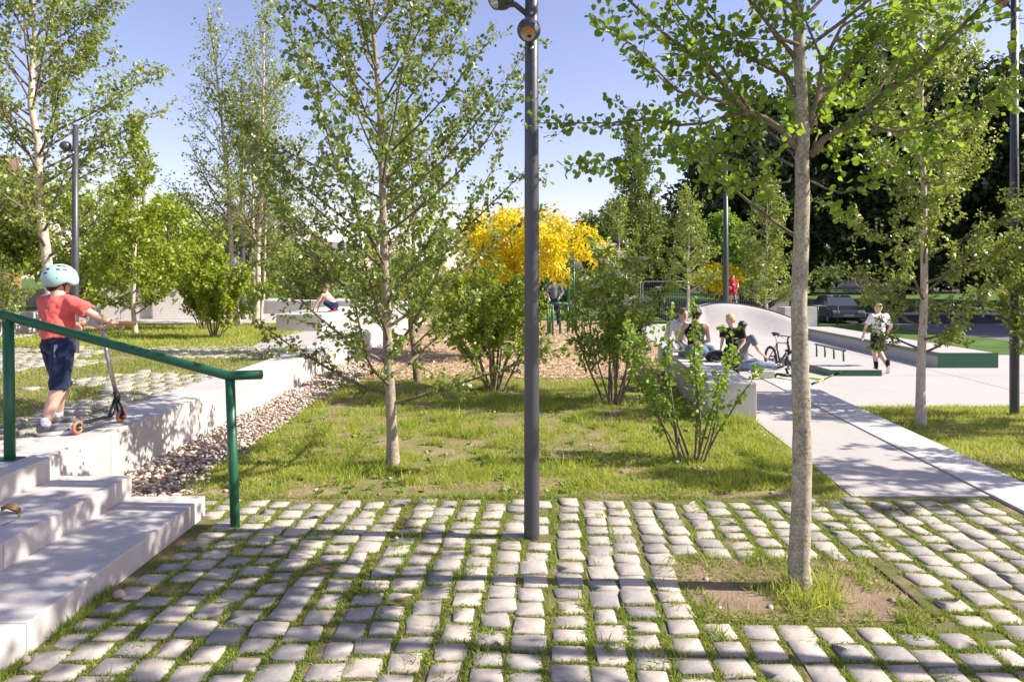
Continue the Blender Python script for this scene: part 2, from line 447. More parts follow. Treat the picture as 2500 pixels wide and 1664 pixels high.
struct(MB().prism([(10, 46), (120, 46), (120, 46.25), (10, 46.25)], -1.2, -0.72).build('kerb', M['concrete']))
def zpark(y): return -0.74 + 0.5 * min(1, max(0, (y - 46.25) / 8))
grid_sheet('park_lawn', 10, 120, 46.25, 92, 8, 24, lambda x, y: zpark(y), M['parkgrass'])
slab('far_street', [(5, 94), (160, 94), (160, 118), (5, 118)], -0.62, M['asphalt'])

M['tarmac'] = mat_ground('worn_tarmac', [(0.3, (0.15, 0.145, 0.15)), (0.7, (0.21, 0.2, 0.2))], 1.0, 80, 0.3)
slab('side_lawn', [(Xpr(14) + 8.92, 14.01), (16.2, 14.01), (19, 37), (Xpr(37) + 7.02, 37), (Xpr(18.5) + 7.02, 18.5), (Xpr(18.5) + 8.92, 18.5)], lambda x, y: zs(y) - .01, M['parkgrass'])
slab('side_road', [(16.21, 14.01), (70, 14.01), (70, 36.99), (19.01, 36.99)], lambda x, y: zs(y) - .04, M['tarmac'])
# ---- raised plaza on the left
slab('raised_plaza', [(-70, -3), (-3.645, -3), (-3.645, 60), (-70, 60)], PZ - 0.03, M['sand'])
struct(MB().prism([(-30, 12.6), (-4.6, 11.9), (-4.9, 14.2), (-5.6, 17.8), (-30, 17.8)], PZ - .02, PZ - 0.012).build('plaza_lawn', M['lawn']))
struct(MB().prism([(-4.6, 11.9), (-3.66, 11.4), (-3.66, 40), (-30, 40), (-30, 18.3), (-5.4, 18.3), (-4.9, 14.2)], PZ - .02, PZ - 0.004).build('plaza_pavement', M['skate']))
struct(MB().prism([(-60, 40), (-3.66, 40), (-3.66, 60), (-60, 60)], PZ - .02, PZ - 0.004).build('back_lawn', M['parkgrass']))

# ---- retaining wall made of cast sections
wall = thing('retaining_wall', 'long low white concrete retaining wall beside the gravel strip', 'wall', (-3.4, 4.8, 0))
cuts = [4.757, 5.4, 7.75, 10.1, 12.5, 14.9, 17.3, 19.7, 22.1, 24.5]
for a, b in zip(cuts[:-1], cuts[1:]):
    MB().box((-3.405, (a + b) / 2, (PZ - 1.0) / 2), (0.47, b - a - 0.006, PZ + 1.0)).build('wall_section', M['concrete'], wall, bevel=0.008, local=False)
# ---- steps
steps = thing('concrete_steps', 'three broad pale concrete steps with the green handrail at their end', 'steps', (-2.9, 2.5, 0))
for (x0, x1, z1, js) in ((-2.640, -2.13, 0.133, [-3, -0.2, 1.35, 3.0, 4.75]), (-3.135, -2.640, 0.276, [-3, 0.4, 2.3, 3.55, 4.75]), (-3.64, -3.135, PZ, [-3, -0.4, 1.5, 3.4, 4.75])):
    for a, b in zip(js[:-1], js[1:]):
        MB().box(((x0 + x1) / 2, (a + b) / 2, (z1 - 1.0) / 2), (x1 - x0 - 0.004, b - a - 0.004, z1 + 1.0)).build('step_block', M['concrete'], steps, bevel=0.007, local=False)

# ---- handrail
hr = thing('handrail', 'green tubular steel handrail sloping down beside the steps', 'handrail', (-2.6, 4.55, 0))
MB().tube([(-3.365, 4.58, PZ - .3), (-3.38, 4.58, 1.36)], 0.034, 16).build('post', M['green_metal'], hr, True, local=False)
MB().tube([(-1.83, 4.54, -.3), (-1.875, 4.54, 0.97)], 0.031, 16).build('post', M['green_metal'], hr, True, local=False)
railpts = [(-4.3, 4.585, 1.405), (-3.6, 4.583, 1.405), (-3.42, 4.582, 1.40), (-3.33, 4.58, 1.375)]
for i in range(1, 15):
    t = i / 14; railpts.append((-3.33 + 1.43 * t, 4.58 - .04 * t, 1.375 - 0.375 * t))
railpts += [(-1.865, 4.54, 0.998), (-1.80, 4.54, 1.0), (-1.665, 4.54, 1.004)]
MB().tube(railpts, 0.031, 16).build('top_rail', M['green_metal'], hr, True, local=False)
MB().box((-3.365, 4.58, PZ + .003), (0.12, 0.12, 0.006)).build('base_plate', M['green_metal'], hr, local=False)

# ------------------------------------------------------------------ cobbles
rng = np.random.default_rng(11)
def cobble_data(r):
    """a worn sett: chamfered square, 40 triangles, about 0.14 m"""
    h = 0.07
    pts = []
    for sx, sy in ((1, 1), (-1, 1), (-1, -1), (1, -1)):
        c1 = r.uniform(.76, .96); c2 = r.uniform(.76, .96)
        p, q = (sx * h, sy * h * c1), (sx * h * c2, sy * h)
        pts += [p, q] if sx * sy > 0 else [q, p]
    pts = [(x + r.normal(0, .0052), y + r.normal(0, .0052)) for x, y in pts]
    t = r.normal(0, .022, 2)
    V = []
    for z, k in ((-0.075, 1.0), (-0.006, 1.0), (-0.001, 0.962)):
        V += [(x * k, y * k, z + (0 if z < -.05 else t[0] * x + t[1] * y)) for x, y in pts]
    V.append((r.normal(0, .008), r.normal(0, .008), r.uniform(-.0015, .001)))
    F = []
    for a in (0, 8):
        for i in range(8):
            j = (i + 1) % 8
            F += [(a + i, a + j, a + 8 + j), (a + i, a + 8 + j, a + 8 + i)]
    F += [(16 + i, 16 + (i + 1) % 8, 24) for i in range(8)]
    return np.array(V), np.array(F)
variants = []
for k in range(40):
    V, F = cobble_data(rng)
    rr = np.clip(rng.normal(.5, .32), 0, 1)
    me = np_mesh('cobble', V, F, False, np.full(len(V), rr)); me.materials.append(M['cobble'])
    variants.append((V, F, rr, me))
PIT = (0.93, 2.06, 3.30, 4.00)
CW, CL = 0.176, 0.157
cells = []; gaps = []
SH = 0.0786
ncol0, ncol1 = -14, 23
ck = rng.normal(0, .008, 64)
for c in range(ncol0, ncol1):
    y = -0.2 + rng.uniform(0, .04)
    while y < 5.08:
        L = CL + rng.normal(0, .012)
        xc = (c + .5) * CW + ck[c + 20] + SH * (y - 3) + rng.normal(0, .006)
        yc = y + L / 2 - 0.010 * xc
        y += L
        if yc > 5.08: continue
        if yc < 4.72 and xc < -2.13 + .055: continue
        if xc < -3.1 or xc > Xpj(yc) - .08: continue
        if PIT[0] - .02 < xc < PIT[1] + .05 and PIT[2] - .03 < yc < PIT[3] + .03: continue
        if math.hypot(xc - .125, yc - 4.34) < .10 or math.hypot(xc + 1.83, yc - 4.54) < .06: continue
        w = 0.145 + rng.normal(0, .009); l = L - .025 + rng.normal(0, .006)
        if rng.random() < .03: w *= .72
        cells.append((xc, yc, w, l, rng.integers(0, 40), rng.integers(0, 2) * pi + rng.normal(0, .035), rng.normal(0, .004)))
cells.sort(key=lambda q: q[1])
vis = [q for q in cells if q[1] > 2.70 and abs(q[0]) < .77 * q[1]]
near = set(id(q) for q in vis[:300])
SV = []; SF = []; SR = []; nV = 0
for q in cells:
    xc, yc, w, l, k, rz, dz = q
    V, F, rr, me = variants[k]
    if id(q) in near:
        o = link('cobble', me, None, bed)
        o.location = (xc, yc, dz); o.rotation_euler = (0, 0, rz); o.scale = (w / .14, l / .14, 1)
    else:
        c_, s_ = math.cos(rz), math.sin(rz)
        X = V[:, 0] * w / .14; Y = V[:, 1] * l / .14
        SV.append(np.stack([xc + X * c_ - Y * s_, yc + X * s_ + Y * c_, V[:, 2] + dz], 1)); SF.append(F + nV); nV += len(V); SR.append(np.full(len(V), rr))
o = link('outer_cobbles', np_mesh('outer_cobbles', np.concatenate(SV), np.concatenate(SF), False, np.concatenate(SR)), M['cobble'], bed); o['kind'] = 'stuff'

# cobbles of the raised plaza: flatter, grown over
SV = []; SF = []; SR = []; nV = 0
PB = np.array([(-.5, -.5), (.5, -.5), (.5, .5), (-.5, .5)])
for i in range(70):
    for j in range(95):
        yc = 1.0 + j * .165; xc = -3.74 - i * .18 + (j % 2) * .05
        if yc > 12.3 - .05 * (i % 3) or xc < -15 or abs(xc + .0) > .80 * yc + .6: continue
        if fbm(np.array([xc]), np.array([yc]), 1.6, 40)[0] > .53: continue
        w, l = .135 + rng.normal(0, .008), .125 + rng.normal(0, .008)
        b = PB * (w, l) + rng.normal(0, .006, (4, 2)) + (xc, yc)
        z = PZ + rng.normal(0, .004)
        V = np.concatenate([np.c_[b, np.full(4, z - .05)], np.c_[b, np.full(4, z - .008)], np.c_[(b - (xc, yc)) * .86 + (xc, yc), np.full(4, z)]])
        F = []
        for a in (0, 4):
            for k in range(4):
                F.append((a + k, a + (k + 1) % 4, a + 4 + (k + 1) % 4, a + 4 + k))
        F.append((8, 9, 10, 11))
        SV.append(V); SF.append(np.array(F) + nV); nV += 12; SR.append(np.full(12, np.clip(rng.normal(.45, .2), 0, 1)))
o = link('plaza_cobbles', np_mesh('plaza_cobbles', np.concatenate(SV), np.concatenate(SF), False, np.concatenate(SR)), M['cobble'], bpy.data.objects['raised_plaza']); o['kind'] = 'stuff'

# ------------------------------------------------------------------ blades of grass
BL_V = np.array([(0, -.5, 0), (0, .5, 0), (.5, .42, .03), (.5, -.42, .03), (1, 0, -.22)])
BL_F = np.array([(0, 1, 2), (0, 2, 3), (3, 2, 4)])
LEAFS = {
 'blade': (BL_V, BL_F),
 'diamond': (np.array([(0, 0, 0), (.45, -.5, .10), (1, 0, -.06), (.45, .5, .10)]), np.array([(0, 1, 2), (0, 2, 3)])),
 'round': (np.array([(0, 0, 0), (.22, -.40, .07), (.22, .40, .07), (.66, -.46, .08), (.66, .46, .08), (1, 0, -.08), (.5, 0, 0)]),
           np.array([(6, 0, 1), (6, 1, 3), (6, 3, 5), (6, 5, 4), (6, 4, 2), (6, 2, 0)])),
 'oval': (np.array([(.5 - .5 * math.cos(2 * pi * i / 10) * (1.0 if i else 1.0), .47 * math.sin(2 * pi * i / 10) * (1 - .16 * math.cos(2 * pi * i / 10)), .09 * abs(math.sin(2 * pi * i / 10)) - (.08 if i == 5 else 0)) for i in range(10)] + [(.5, 0, 0)]),
          np.array([(10, i, (i + 1) % 10) for i in range(10)])),
 'lobed': (np.array([(0, 0, 0), (.15, -.5, .08), (.45, -.32, .03), (.75, -.42, .08), (1, 0, -.06), (.75, .42, .08), (.45, .32, .03), (.15, .5, .08), (.45, 0, 0)]),
           np.array([(8, i, i + 1) for i in range(7)] + [(8, 7, 0)])),
}
def unit(a): return a / np.maximum(np.linalg.norm(a, axis=1, keepdims=True), 1e-9)
def leaf_arrays(P, D, N, L, W, shape, rnd):
    LV, LF = LEAFS[shape]
    D = unit(D); S = unit(np.cross(N, D)); U = np.cross(D, S)
    L = L[:, None, None]; W = W[:, None, None]
    V = P[:, None, :] + LV[None, :, 0:1] * L * D[:, None, :] + LV[None, :, 1:2] * W * S[:, None, :] + LV[None, :, 2:3] * L * U[:, None, :]
    n, k = len(P), len(LV)
    F = LF[None] + (np.arange(n) * k)[:, None, None]
    return V.reshape(-1, 3), F.reshape(-1, 3), np.repeat(rnd, k)
def leaf_obj(name, P, D, N, L, W, shape, rnd, mat, parent=None, local=True):
    V, F, Rn = leaf_arrays(P, D, N, L, W, shape, rnd)
    return link(name, np_mesh(name, V, F, False, Rn), mat, parent, local)
def blades(name, P, lmin, lmax, width, mat, parent, rg, lean=.55, dry=.2, kind='stuff'):
    n = len(P)
    D = np.c_[rg.normal(0, lean, (n, 2)), np.ones(n)]
    N = np.c_[rg.normal(0, 1, (n, 2)), rg.normal(0, .2, n)]
    L = rg.uniform(lmin, lmax, n) * rg.uniform(.6, 1.15, n) * (.45 + 1.15 * vnoise(P[:, 0], P[:, 1], .16, 71))
    big = fbm(P[:, 0], P[:, 1], .5, 77)
    rn = np.clip(rg.normal(.42, .2, n) + (big - .5) * .7 + (rg.random(n) < dry) * .4, 0, 1)
    o = leaf_obj(name, P, D, N, L, rg.uniform(.7, 1.3, n) * width, 'blade', rn, mat, parent); o['kind'] = kind; return o

# lawn: patchy, thin, with bare soil
def lawn_points(rg, x0, x1, y0, y1, dens, thr, seed, zf):
    n = int((x1 - x0) * (y1 - y0) * dens)
    x = rg.uniform(x0, x1, n); y = rg.uniform(y0, y1, n)
    m = fbm(x, y, .75, seed) * .75 + .25 * vnoise(x, y, .11, seed + 7)
    ok = m + rg.normal(0, .05, n) > thr
    x, y = x[ok], y[ok]
    return x, y
rg = np.random.default_rng(21)
px, py = [], []
for y0, y1, d in ((5.13, 6.2, 7500), (6.2, 7.6, 5500), (7.6, 9.3, 3200), (9.3, 11.6, 2200)):
    x, y = lawn_points(rg, -2.75, 3.2, y0, y1, d, .43, 50, None)
    edge = -2.62 + .12 * (vnoise(y, y * 0, .5, 3) - .3)
    k = (x > edge) & (x < Xpl(y) - .02) & (y < 11.1 + .5 * vnoise(x, x * 0, .6, 13))
    k &= (y > 5.2 + .12 * vnoise(x, x * 0, .4, 17))
    k &= ~((x > 2.24 + .09 * (y - 7.87)) & (y > 7.85))
    px.append(x[k]); py.append(y[k])
px = np.concatenate(px); py = np.concatenate(py)
zz = 0.03 * (fbm(px, py, 1.1, 5) - 0.5) - 0.016
zz = np.where(py > 11.25, -.01, zz)
blades('lawn_grass', np.c_[px, py, zz], .022, .075, .0052, M['grass'], lawn, rg, .6, .22)
# darker lush tufts
tx, ty = [], []
for k in range(130):
    cx, cy = rg.uniform(-2.5, 2.9), rg.uniform(5.35, 10.9)
    if cx > Xpl(cy) - .1: continue
    n = rg.integers(40, 130)
    s_ = rg.uniform(.03, .09)
    tx.append(rg.normal(cx, s_, n)); ty.append(rg.normal(cy, s_, n))
for cx, cy in ((2.5, 7.75), (2.65, 7.7), (2.35, 7.8), (2.1, 8.4), (1.0, 9.3), (-.6, 8.9), (-1.5, 5.9), (-1.2, 5.75), (-.3, 9.2)):
    tx.append(rg.normal(cx, .1, 260)); ty.append(rg.normal(cy, .08, 260))
tx = np.concatenate(tx); ty = np.concatenate(ty)
k = tx < Xpl(ty) - .03; tx, ty = tx[k], ty[k]
o = blades('grass_tufts', np.c_[tx, ty, np.full(len(tx), -.015)], .06, .14, .006, M['grass'], lawn, rg, .45, .08)
wx, wy, wd = [], [], []
for k in range(420):                                             # clover and plantain rosettes
    cx, cy = rg.uniform(-2.5, 2.9), 5.25 + 5.4 * rg.random() ** 1.3
    if cx > Xpl(cy) - .08: continue
    n = rg.integers(5, 12); wx.append(np.full(n, cx) + rg.normal(0, .015, n)); wy.append(np.full(n, cy) + rg.normal(0, .015, n)); a = rg.uniform(0, 2 * pi, n); wd.append(np.c_[np.cos(a), np.sin(a), rg.uniform(.1, .7, n)])
wx = np.concatenate(wx); wy = np.concatenate(wy); wd = np.concatenate(wd); n = len(wx)
leaf_obj('lawn_weeds', np.c_[wx, wy, np.full(n, -.004)], wd, np.c_[rg.normal(0, .3, (n, 2)), np.ones(n)], rg.uniform(.025, .065, n), rg.uniform(.014, .03, n), 'round', np.clip(rg.normal(.3, .2, n), 0, 1), M['leaf_currant'], lawn)['kind'] = 'stuff'
# right lawn
x, y = lawn_points(rg, 4.0, 12, 3.5, 10.6, 2300, .30, 60, None)
k = (x > Xpr(y) + .02) & (x < .82 * y + 1.2); x, y = x[k], y[k]
zz = np.array([zr(a, b) for a, b in zip(x, y)])
blades('lower_lawn_grass', np.c_[x, y, zz - .005], .03, .08, .006, M['grass'], rlawn, rg, .6, .15)
# plaza grass: lawn band, and between the plaza's cobbles
x, y = lawn_points(rg, -15, -4.7, 11.6, 17.8, 900, .26, 61, None)
k = (x > -.82 * y - .5); x, y = x[k], y[k]
k = ~((y < 12.2) & (rg.random(len(y)) < .5)); x, y = x[k], y[k]
blades('plaza_lawn_grass', np.c_[x, y, np.full(len(x), PZ - .014)], .04, .09, .011, M['grass'], bpy.data.objects['plaza_lawn'], rg, .6, .25)
x, y = lawn_points(rg, -12, -3.66, 2.5, 12.4, 2300, .30, 40, None)
k = (x > -.82 * y - .5); x, y = x[k], y[k]
m = (np.abs(((x + 3.74) / .18) % 1 - .5) < .22) & (np.abs(((y - 1) / .165) % 1 - .5) < .2) & (rg.random(len(x)) < .8)
x, y = x[~m], y[~m]
blades('plaza_joint_grass', np.c_[x, y, np.full(len(x), PZ - .02)], .02, .05, .008, M['weed'], bpy.data.objects['raised_plaza'], rg, .7, .3)

# joints between the front cobbles
jx, jy = [], []
for xc, yc, w, l, k_, rz, dz in cells:
    if yc < 1.2 or abs(xc) > .9 * yc + .4: continue
    lush = fbm(np.array([xc]), np.array([yc]), 1.1, 90)[0]
    bare = xc > 2.3 and lush < .62
    mid = math.exp(-((xc - .75) / .45) ** 2) * (yc > 3.4) * .35
    p = np.clip((lush - .18 - mid) * 1.9, 0.10, 1.0) * (0.4 if bare else 1)
    n = int(300 * p)          # wide joint running away from the viewer
    if n:
        jx.append(xc + CW / 2 + rg.normal(0, .0115, n)); jy.append(yc + rg.uniform(-.085, .085, n))
    n = int(230 * p)           # narrow cross joint
    if n:
        jx.append(xc + rg.uniform(-.09, .09, n)); jy.append(yc + CL / 2 + rg.normal(0, .009, n))
jx = np.concatenate(jx); jy = np.concatenate(jy)
k = (jy < 5.16) & (jx < Xpj(jy) - .01) & ((jx > -2.12) | (jy > 4.76)) & (jx > -3.15)
k &= ~((jx > PIT[0]) & (jx < PIT[1]) & (jy > PIT[2]) & (jy < PIT[3]))
jx, jy = jx[k], jy[k]
blades('joint_grass', np.c_[jx, jy, np.full(len(jx), -.010)], .010, .027, .0050, M['weed'], bed, rg, .55, .28)
# along the foot of the steps and scattered bigger tufts in the joints
tx, ty = [], []
for k_ in range(95):
    cx, cy = rg.uniform(-2.1, 3.0), rg.uniform(2.5, 5.15)
    n = rg.integers(25, 70); tx.append(rg.normal(cx, .022, n)); ty.append(rg.normal(cy, .03, n))
for k_ in range(40):
    cy = rg.uniform(2.2, 3.6); n = 50; tx.append(rg.normal(-2.1, .015, n)); ty.append(rg.normal(cy, .05, n))
for k_ in range(60):
    cx = rg.uniform(-2.6, 2.5); n = 50; tx.append(rg.normal(cx, .05, n)); ty.append(rg.normal(5.14, .03, n))
tx = np.concatenate(tx); ty = np.concatenate(ty)
blades('joint_tufts', np.c_[tx, ty, np.full(len(tx), -.010)], .022, .055, .005, M['weed'], bed, rg, .7, .2)

# ---- tree pit in the cobbles
pc = ((PIT[0] + PIT[1]) / 2, (PIT[2] + PIT[3]) / 2); pw, pd_ = (PIT[1] - PIT[0]) / 2, (PIT[3] - PIT[2]) / 2
pit_poly = []
for i in range(40):
    a = 2 * pi * i / 40; k = 1 / max(abs(math.cos(a)), abs(math.sin(a))) ** .86 * rng.uniform(.97, 1.06)
    pit_poly.append((min(PIT[1] + .005, pc[0] + pw * k * math.cos(a)), pc[1] + pd_ * k * math.sin(a)))
pit = struct(MB().prism(pit_poly, -.05, -0.0055).build('tree_pit', M['sand']))
MB().box((PIT[1] + .012, 3.6, -.006), (.012, .62, .02), rz=-.03).build('steel_edging', M['edging'], pit, local=True)
n = 5200
x = rg.uniform(PIT[0] - .04, PIT[1] + .03, n); y = rg.uniform(PIT[2] - .03, PIT[3] + .05, n)
k = (fbm(x, y, .35, 33) + .22 * (np.maximum(np.abs(x - pc[0]) / pw, np.abs(y - pc[1]) / pd_) > .82) > .55) & ~((x > 1.66) & (y < 3.6) & (x < 2.0) & (y > 3.36)); x, y = x[k], y[k]
blades('pit_grass', np.c_[x, y, np.full(len(x), -.012)], .03, .075, .005, M['weed'], pit, rg, .8, .35)
n = 420
a = rg.uniform(0, 2 * pi, n); r_ = np.abs(rg.normal(.09, .05, n)) + .03
blades('pit_tufts', np.c_[1.54 + r_ * np.cos(a), 3.60 + r_ * np.sin(a) - .04, np.full(n, -.012)], .05, .15, .006, M['grass'], pit, rg, .55, .05)

# ------------------------------------------------------------------ gravel, stones, wood chips
def pebble_data(r):
    n, m = 6, 4
    V = [(0, 0, -.5)]; F = []
    for j in range(1, m):
        t = pi * j / m
        for i in range(n):
            a = 2 * pi * (i + .5 * (j % 2)) / n
            k = 1 + r.normal(0, .12)
            V.append((.5 * math.sin(t) * math.cos(a) * k, .5 * math.sin(t) * math.sin(a) * k, -.5 * math.cos(t) * (1 + r.normal(0, .08))))
    V.append((0, 0, .5))
    for i in range(n): F.append((0, 1 + (i + 1) % n, 1 + i))
    for j in range(m - 2):
        for i in range(n):
            a, b = 1 + j * n + i, 1 + j * n + (i + 1) % n
            F += [(a, b, b + n), (a, b + n, a + n)]
    top = len(V) - 1; b0 = 1 + (m - 2) * n
    for i in range(n): F.append((b0 + i, b0 + (i + 1) % n, top))
    return np.array(V), np.array(F)
pv = []
for k in range(24):
    V, F = pebble_data(rng); V = V * (1, .72, .5)
    rr = rng.random(); me = np_mesh('pebble', V, F, True, np.full(len(V), rr)); me.materials.append(M['pebble']); pv.append((V, F, rr, me))
gb = bpy.data.objects['gravel_bed']
peb = []
for k in range(4300):
    y = 5.0 + 12 * rng.random() ** 1.35
    edge = -2.60 + .10 * (vnoise(np.array([y]), np.array([0.]), .5, 3)[0] - .3) + .22 * max(0, 1 - abs(y - 5.35) / .5)
    x = -3.15 + (edge + 3.15) * rng.random()
    if x < -3.05 and y < 5.15: continue
    s_ = rng.uniform(.025, .055) * (1 if y < 9 else 1.4)
    heap = .05 * max(0, 1 - (x + 3.17) / .6)
    peb.append((x, y, -.012 + rng.random() * .025 + heap, s_, rng.integers(0, 24), rng.uniform(0, 2 * pi, 3)))
peb.sort(key=lambda q: q[1])
SV, SF, SR, nV = [], [], [], 0
for i, (x, y, z, s_, k, e) in enumerate(peb):
    V, F, rr, me = pv[k]
    Rm = np.array(Matrix.Rotation(e[2], 3, 'Z') @ Matrix.Rotation(.5 * math.sin(e[0]), 3, 'X'))
    if i < 300:
        o = link('pebble', me, None, gb); o.location = (x, y, z); o.scale = (s_,) * 3
        o.rotation_euler = (.5 * math.sin(e[0]), 0, e[2])
    else:
        SV.append(V @ Rm.T * s_ + (x, y, z)); SF.append(F + nV); SR.append(np.full(len(V), rr)); nV += len(V)
o = link('gravel', np_mesh('gravel', np.concatenate(SV), np.concatenate(SF), True, np.concatenate(SR)), M['pebble'], gb); o['kind'] = 'stuff'
# loose stones on lawn and in the pit
for k in range(120):
    if k < 105:
        x, y = rng.uniform(-2.4, 2.8), 5.2 + 5 * rng.random() ** 1.6; par = lawn
        if k < 20: x, y = rng.normal(1.75, .35), rng.normal(6.0, .25)
        if x > Xpl(y) - .05: continue
        z = zlawn(x, y)
    else:
        x, y, z, par = rng.uniform(PIT[0] + .1, PIT[1] - .05), rng.uniform(PIT[2] + .05, PIT[3] - .05), -.014, pit
    o = link('stone', pv[rng.integers(0, 24)][3], None, par)
    s_ = rng.uniform(.02, .06); o.location = (x, y, z + s_ * .15); o.scale = (s_,) * 3; o.rotation_euler = (0, 0, rng.uniform(0, 6))
for x, y, s_ in ((-2.03, 3.52, .075), (-2.09, 2.93, .05), (-2.0, 2.6, .06), (-.73, 4.3, .035)):
    o = link('stone', pv[rng.integers(0, 24)][3], None, bed); o.location = (x, y, s_ * .25); o.scale = (s_, s_, s_ * 1.3)
# crumbs of soil on lawn and pit
SV, SF, SR, nV = [], [], [], 0
for k in range(5200):
    if k < 4300:
        x, y = rng.uniform(-2.6, 2.9), 5.15 + 5.5 * rng.random() ** 1.5
        if x > Xpl(y) - .03 or fbm(np.array([x]), np.array([y]), .75, 50)[0] > .58: continue
        z = zlawn(x, y)
    else: x, y, z = rng.uniform(PIT[0], PIT[1]), rng.uniform(PIT[2], PIT[3]), -.008
    V, F, rr, me = pv[rng.integers(0, 24)]; s_ = rng.uniform(.006, .02) * (1.4 if rng.random() < .06 else 1)
    a = rng.uniform(0, 6.28); c_, q_ = math.cos(a), math.sin(a)
    SV.append(np.stack([V[:, 0] * c_ - V[:, 1] * q_, V[:, 0] * q_ + V[:, 1] * c_, V[:, 2]], 1) * s_ + (x, y, z)); SF.append(F + nV); SR.append(np.full(len(V), rng.random())); nV += len(V)
o = link('soil_crumbs', np_mesh('soil_crumbs', np.concatenate(SV), np.concatenate(SF), False, np.concatenate(SR)), M['soil'], lawn); o['kind'] = 'stuff'
# wood chips
n = 26000
y = 11.0 + 15 * rng.random(n) ** 1.5; x = rng.uniform(-2.62, 3.6, n)
k = (x < Xpl(y) - .05) & (y > 10.95 + .35 * vnoise(x, x * 0, .5, 23)); x, y = x[k], y[k]; n = len(x)
D = np.c_[rng.normal(0, 1, (n, 2)), rng.normal(0, .25, n)]; N = np.c_[rng.normal(0, .35, (n, 2)), np.ones(n)]
L = rng.uniform(.03, .075, n) * (1 + .02 * (y - 11)); W = L * rng.uniform(.25, .5, n)
o = leaf_obj('wood_chips', np.c_[x, y, rng.uniform(-.004, .02, n)], D, N, L, W, 'diamond', rng.random(n), M['chip'], bpy.data.objects['wood_chip_bed']); o['kind'] = 'stuff'
# ------------------------------------------------------------------ trees
def poly_branch(rg, p0, d, length, n, upk, wob):
    pts = [np.array(p0, float)]; d = np.array(d, float); d /= np.linalg.norm(d); st = length / n
    for i in range(n):
        d = d + np.array((0, 0, upk / n)) + rg.normal(0, wob, 3); d /= np.linalg.norm(d)
        pts.append(pts[-1] + d * st)
    return pts
def dirv(az, el): return np.array((math.cos(az) * math.cos(el), math.sin(az) * math.cos(el), math.sin(el)))
class Grow:
    def __init__(s, seed): s.rg = np.random.default_rng(seed); s.mb = MB(); s.seg = []
    def tube(s, pts, r0, r1, sides=5):
        n = len(pts); s.mb.tube(pts, [r0 + (r1 - r0) * (i / (n - 1)) for i in range(n)], sides, False)
    def leafy(s, pts, a=0.0):
        k0 = int(len(pts) * a)
        for i in range(k0, len(pts) - 1): s.seg.append((pts[i], pts[i + 1]))
    def twigs(s, pts, r, per_m, lmin, lmax, upk=.25, wob=.16, start=.2, sub=0, ang=(.5, 1.1), sides=4):
        tot = sum(np.linalg.norm(pts[i + 1] - pts[i]) for i in range(len(pts) - 1))
        n = max(1, int(tot * per_m + s.rg.random()))
        for k in range(n):
            t = start + (1 - start) * (k + s.rg.random()) / n
            f = t * (len(pts) - 1); i = min(int(f), len(pts) - 2); f -= i
            p = pts[i] * (1 - f) + pts[i + 1] * f
            d = pts[i + 1] - pts[i]; d = d / np.linalg.norm(d)
            q = s.rg.normal(0, 1, 3); q -= d * q.dot(d); q /= np.linalg.norm(q)
            a = s.rg.uniform(*ang); L = s.rg.uniform(lmin, lmax) * (1.15 - .6 * t)
            b = poly_branch(s.rg, p, d * math.cos(a) + q * math.sin(a), L, 3, upk, wob)
            rr = max(.0012, r * (1 - .6 * t) * .5)
            s.tube(b, rr, rr * .4, sides); s.leafy(b, 0.15)
            if sub: s.twigs(b, rr, sub, lmin * .4, lmax * .45, upk, wob, .2, 0, ang, 3)
    def leaves(s, n, size, shape, cluster=2, spread=.03, droop=.25, upb=.7, aspect=.8):
        rg = s.rg
        A = np.array([q[0] for q in s.seg]); B = np.array([q[1] for q in s.seg])
        w = np.linalg.norm(B - A, axis=1); w /= w.sum()
        m = max(1, n // cluster)
        i = rg.choice(len(A), m, p=w); t = rg.random((m, 1))
        P = np.repeat(A[i] * (1 - t) + B[i] * t, cluster, 0); T = np.repeat(B[i] - A[i], cluster, 0)
        n = len(P)
        D = unit(unit(T) * .5 + rg.normal(0, .75, (n, 3)) - np.array((0, 0, droop)))
        N = unit(rg.normal(0, .75, (n, 3)) + np.array((0, 0, upb)))
        P = P + D * spread * rg.random((n, 1)) + rg.normal(0, spread * .4, (n, 3))
        L = size * rg.uniform(.6, 1.2, n)
        return P, D, N, L, L * aspect * rg.uniform(.8, 1.1, n), np.clip(rg.normal(.45, .25, n), 0, 1)
def finish(t, g, trunk_mb, bmat, lmat, LA, shape, crown='crown', twig_mat=None):
    smooth = True
    trunk_mb.build('trunk', bmat, t, True)
    g.mb.build('branches', twig_mat or bmat, t, True)
    return leaf_obj(crown, *LA[:5], shape, LA[5], lmat, t)
def trunk_line(rg, H, r0, r1, n, wob, lean=(0, 0), z0=-.12):
    pts = []
    off = np.zeros(2)
    for i in range(n + 1):
        t = i / n
        pts.append(np.array((off[0] + lean[0] * t, off[1] + lean[1] * t, z0 + (H - z0) * t)))
        off = off + rg.normal(0, wob, 2)
    rad = [r0 + (r1 - r0) * (i / n) ** .85 for i in range(n + 1)]
    rad[0] = r0 * 1.3
    return pts, rad
def on_line(pts, z):
    for a, b in zip(pts[:-1], pts[1:]):
        if b[2] >= z: return a + (b - a) * ((z - a[2]) / (b[2] - a[2]))
    return pts[-1]

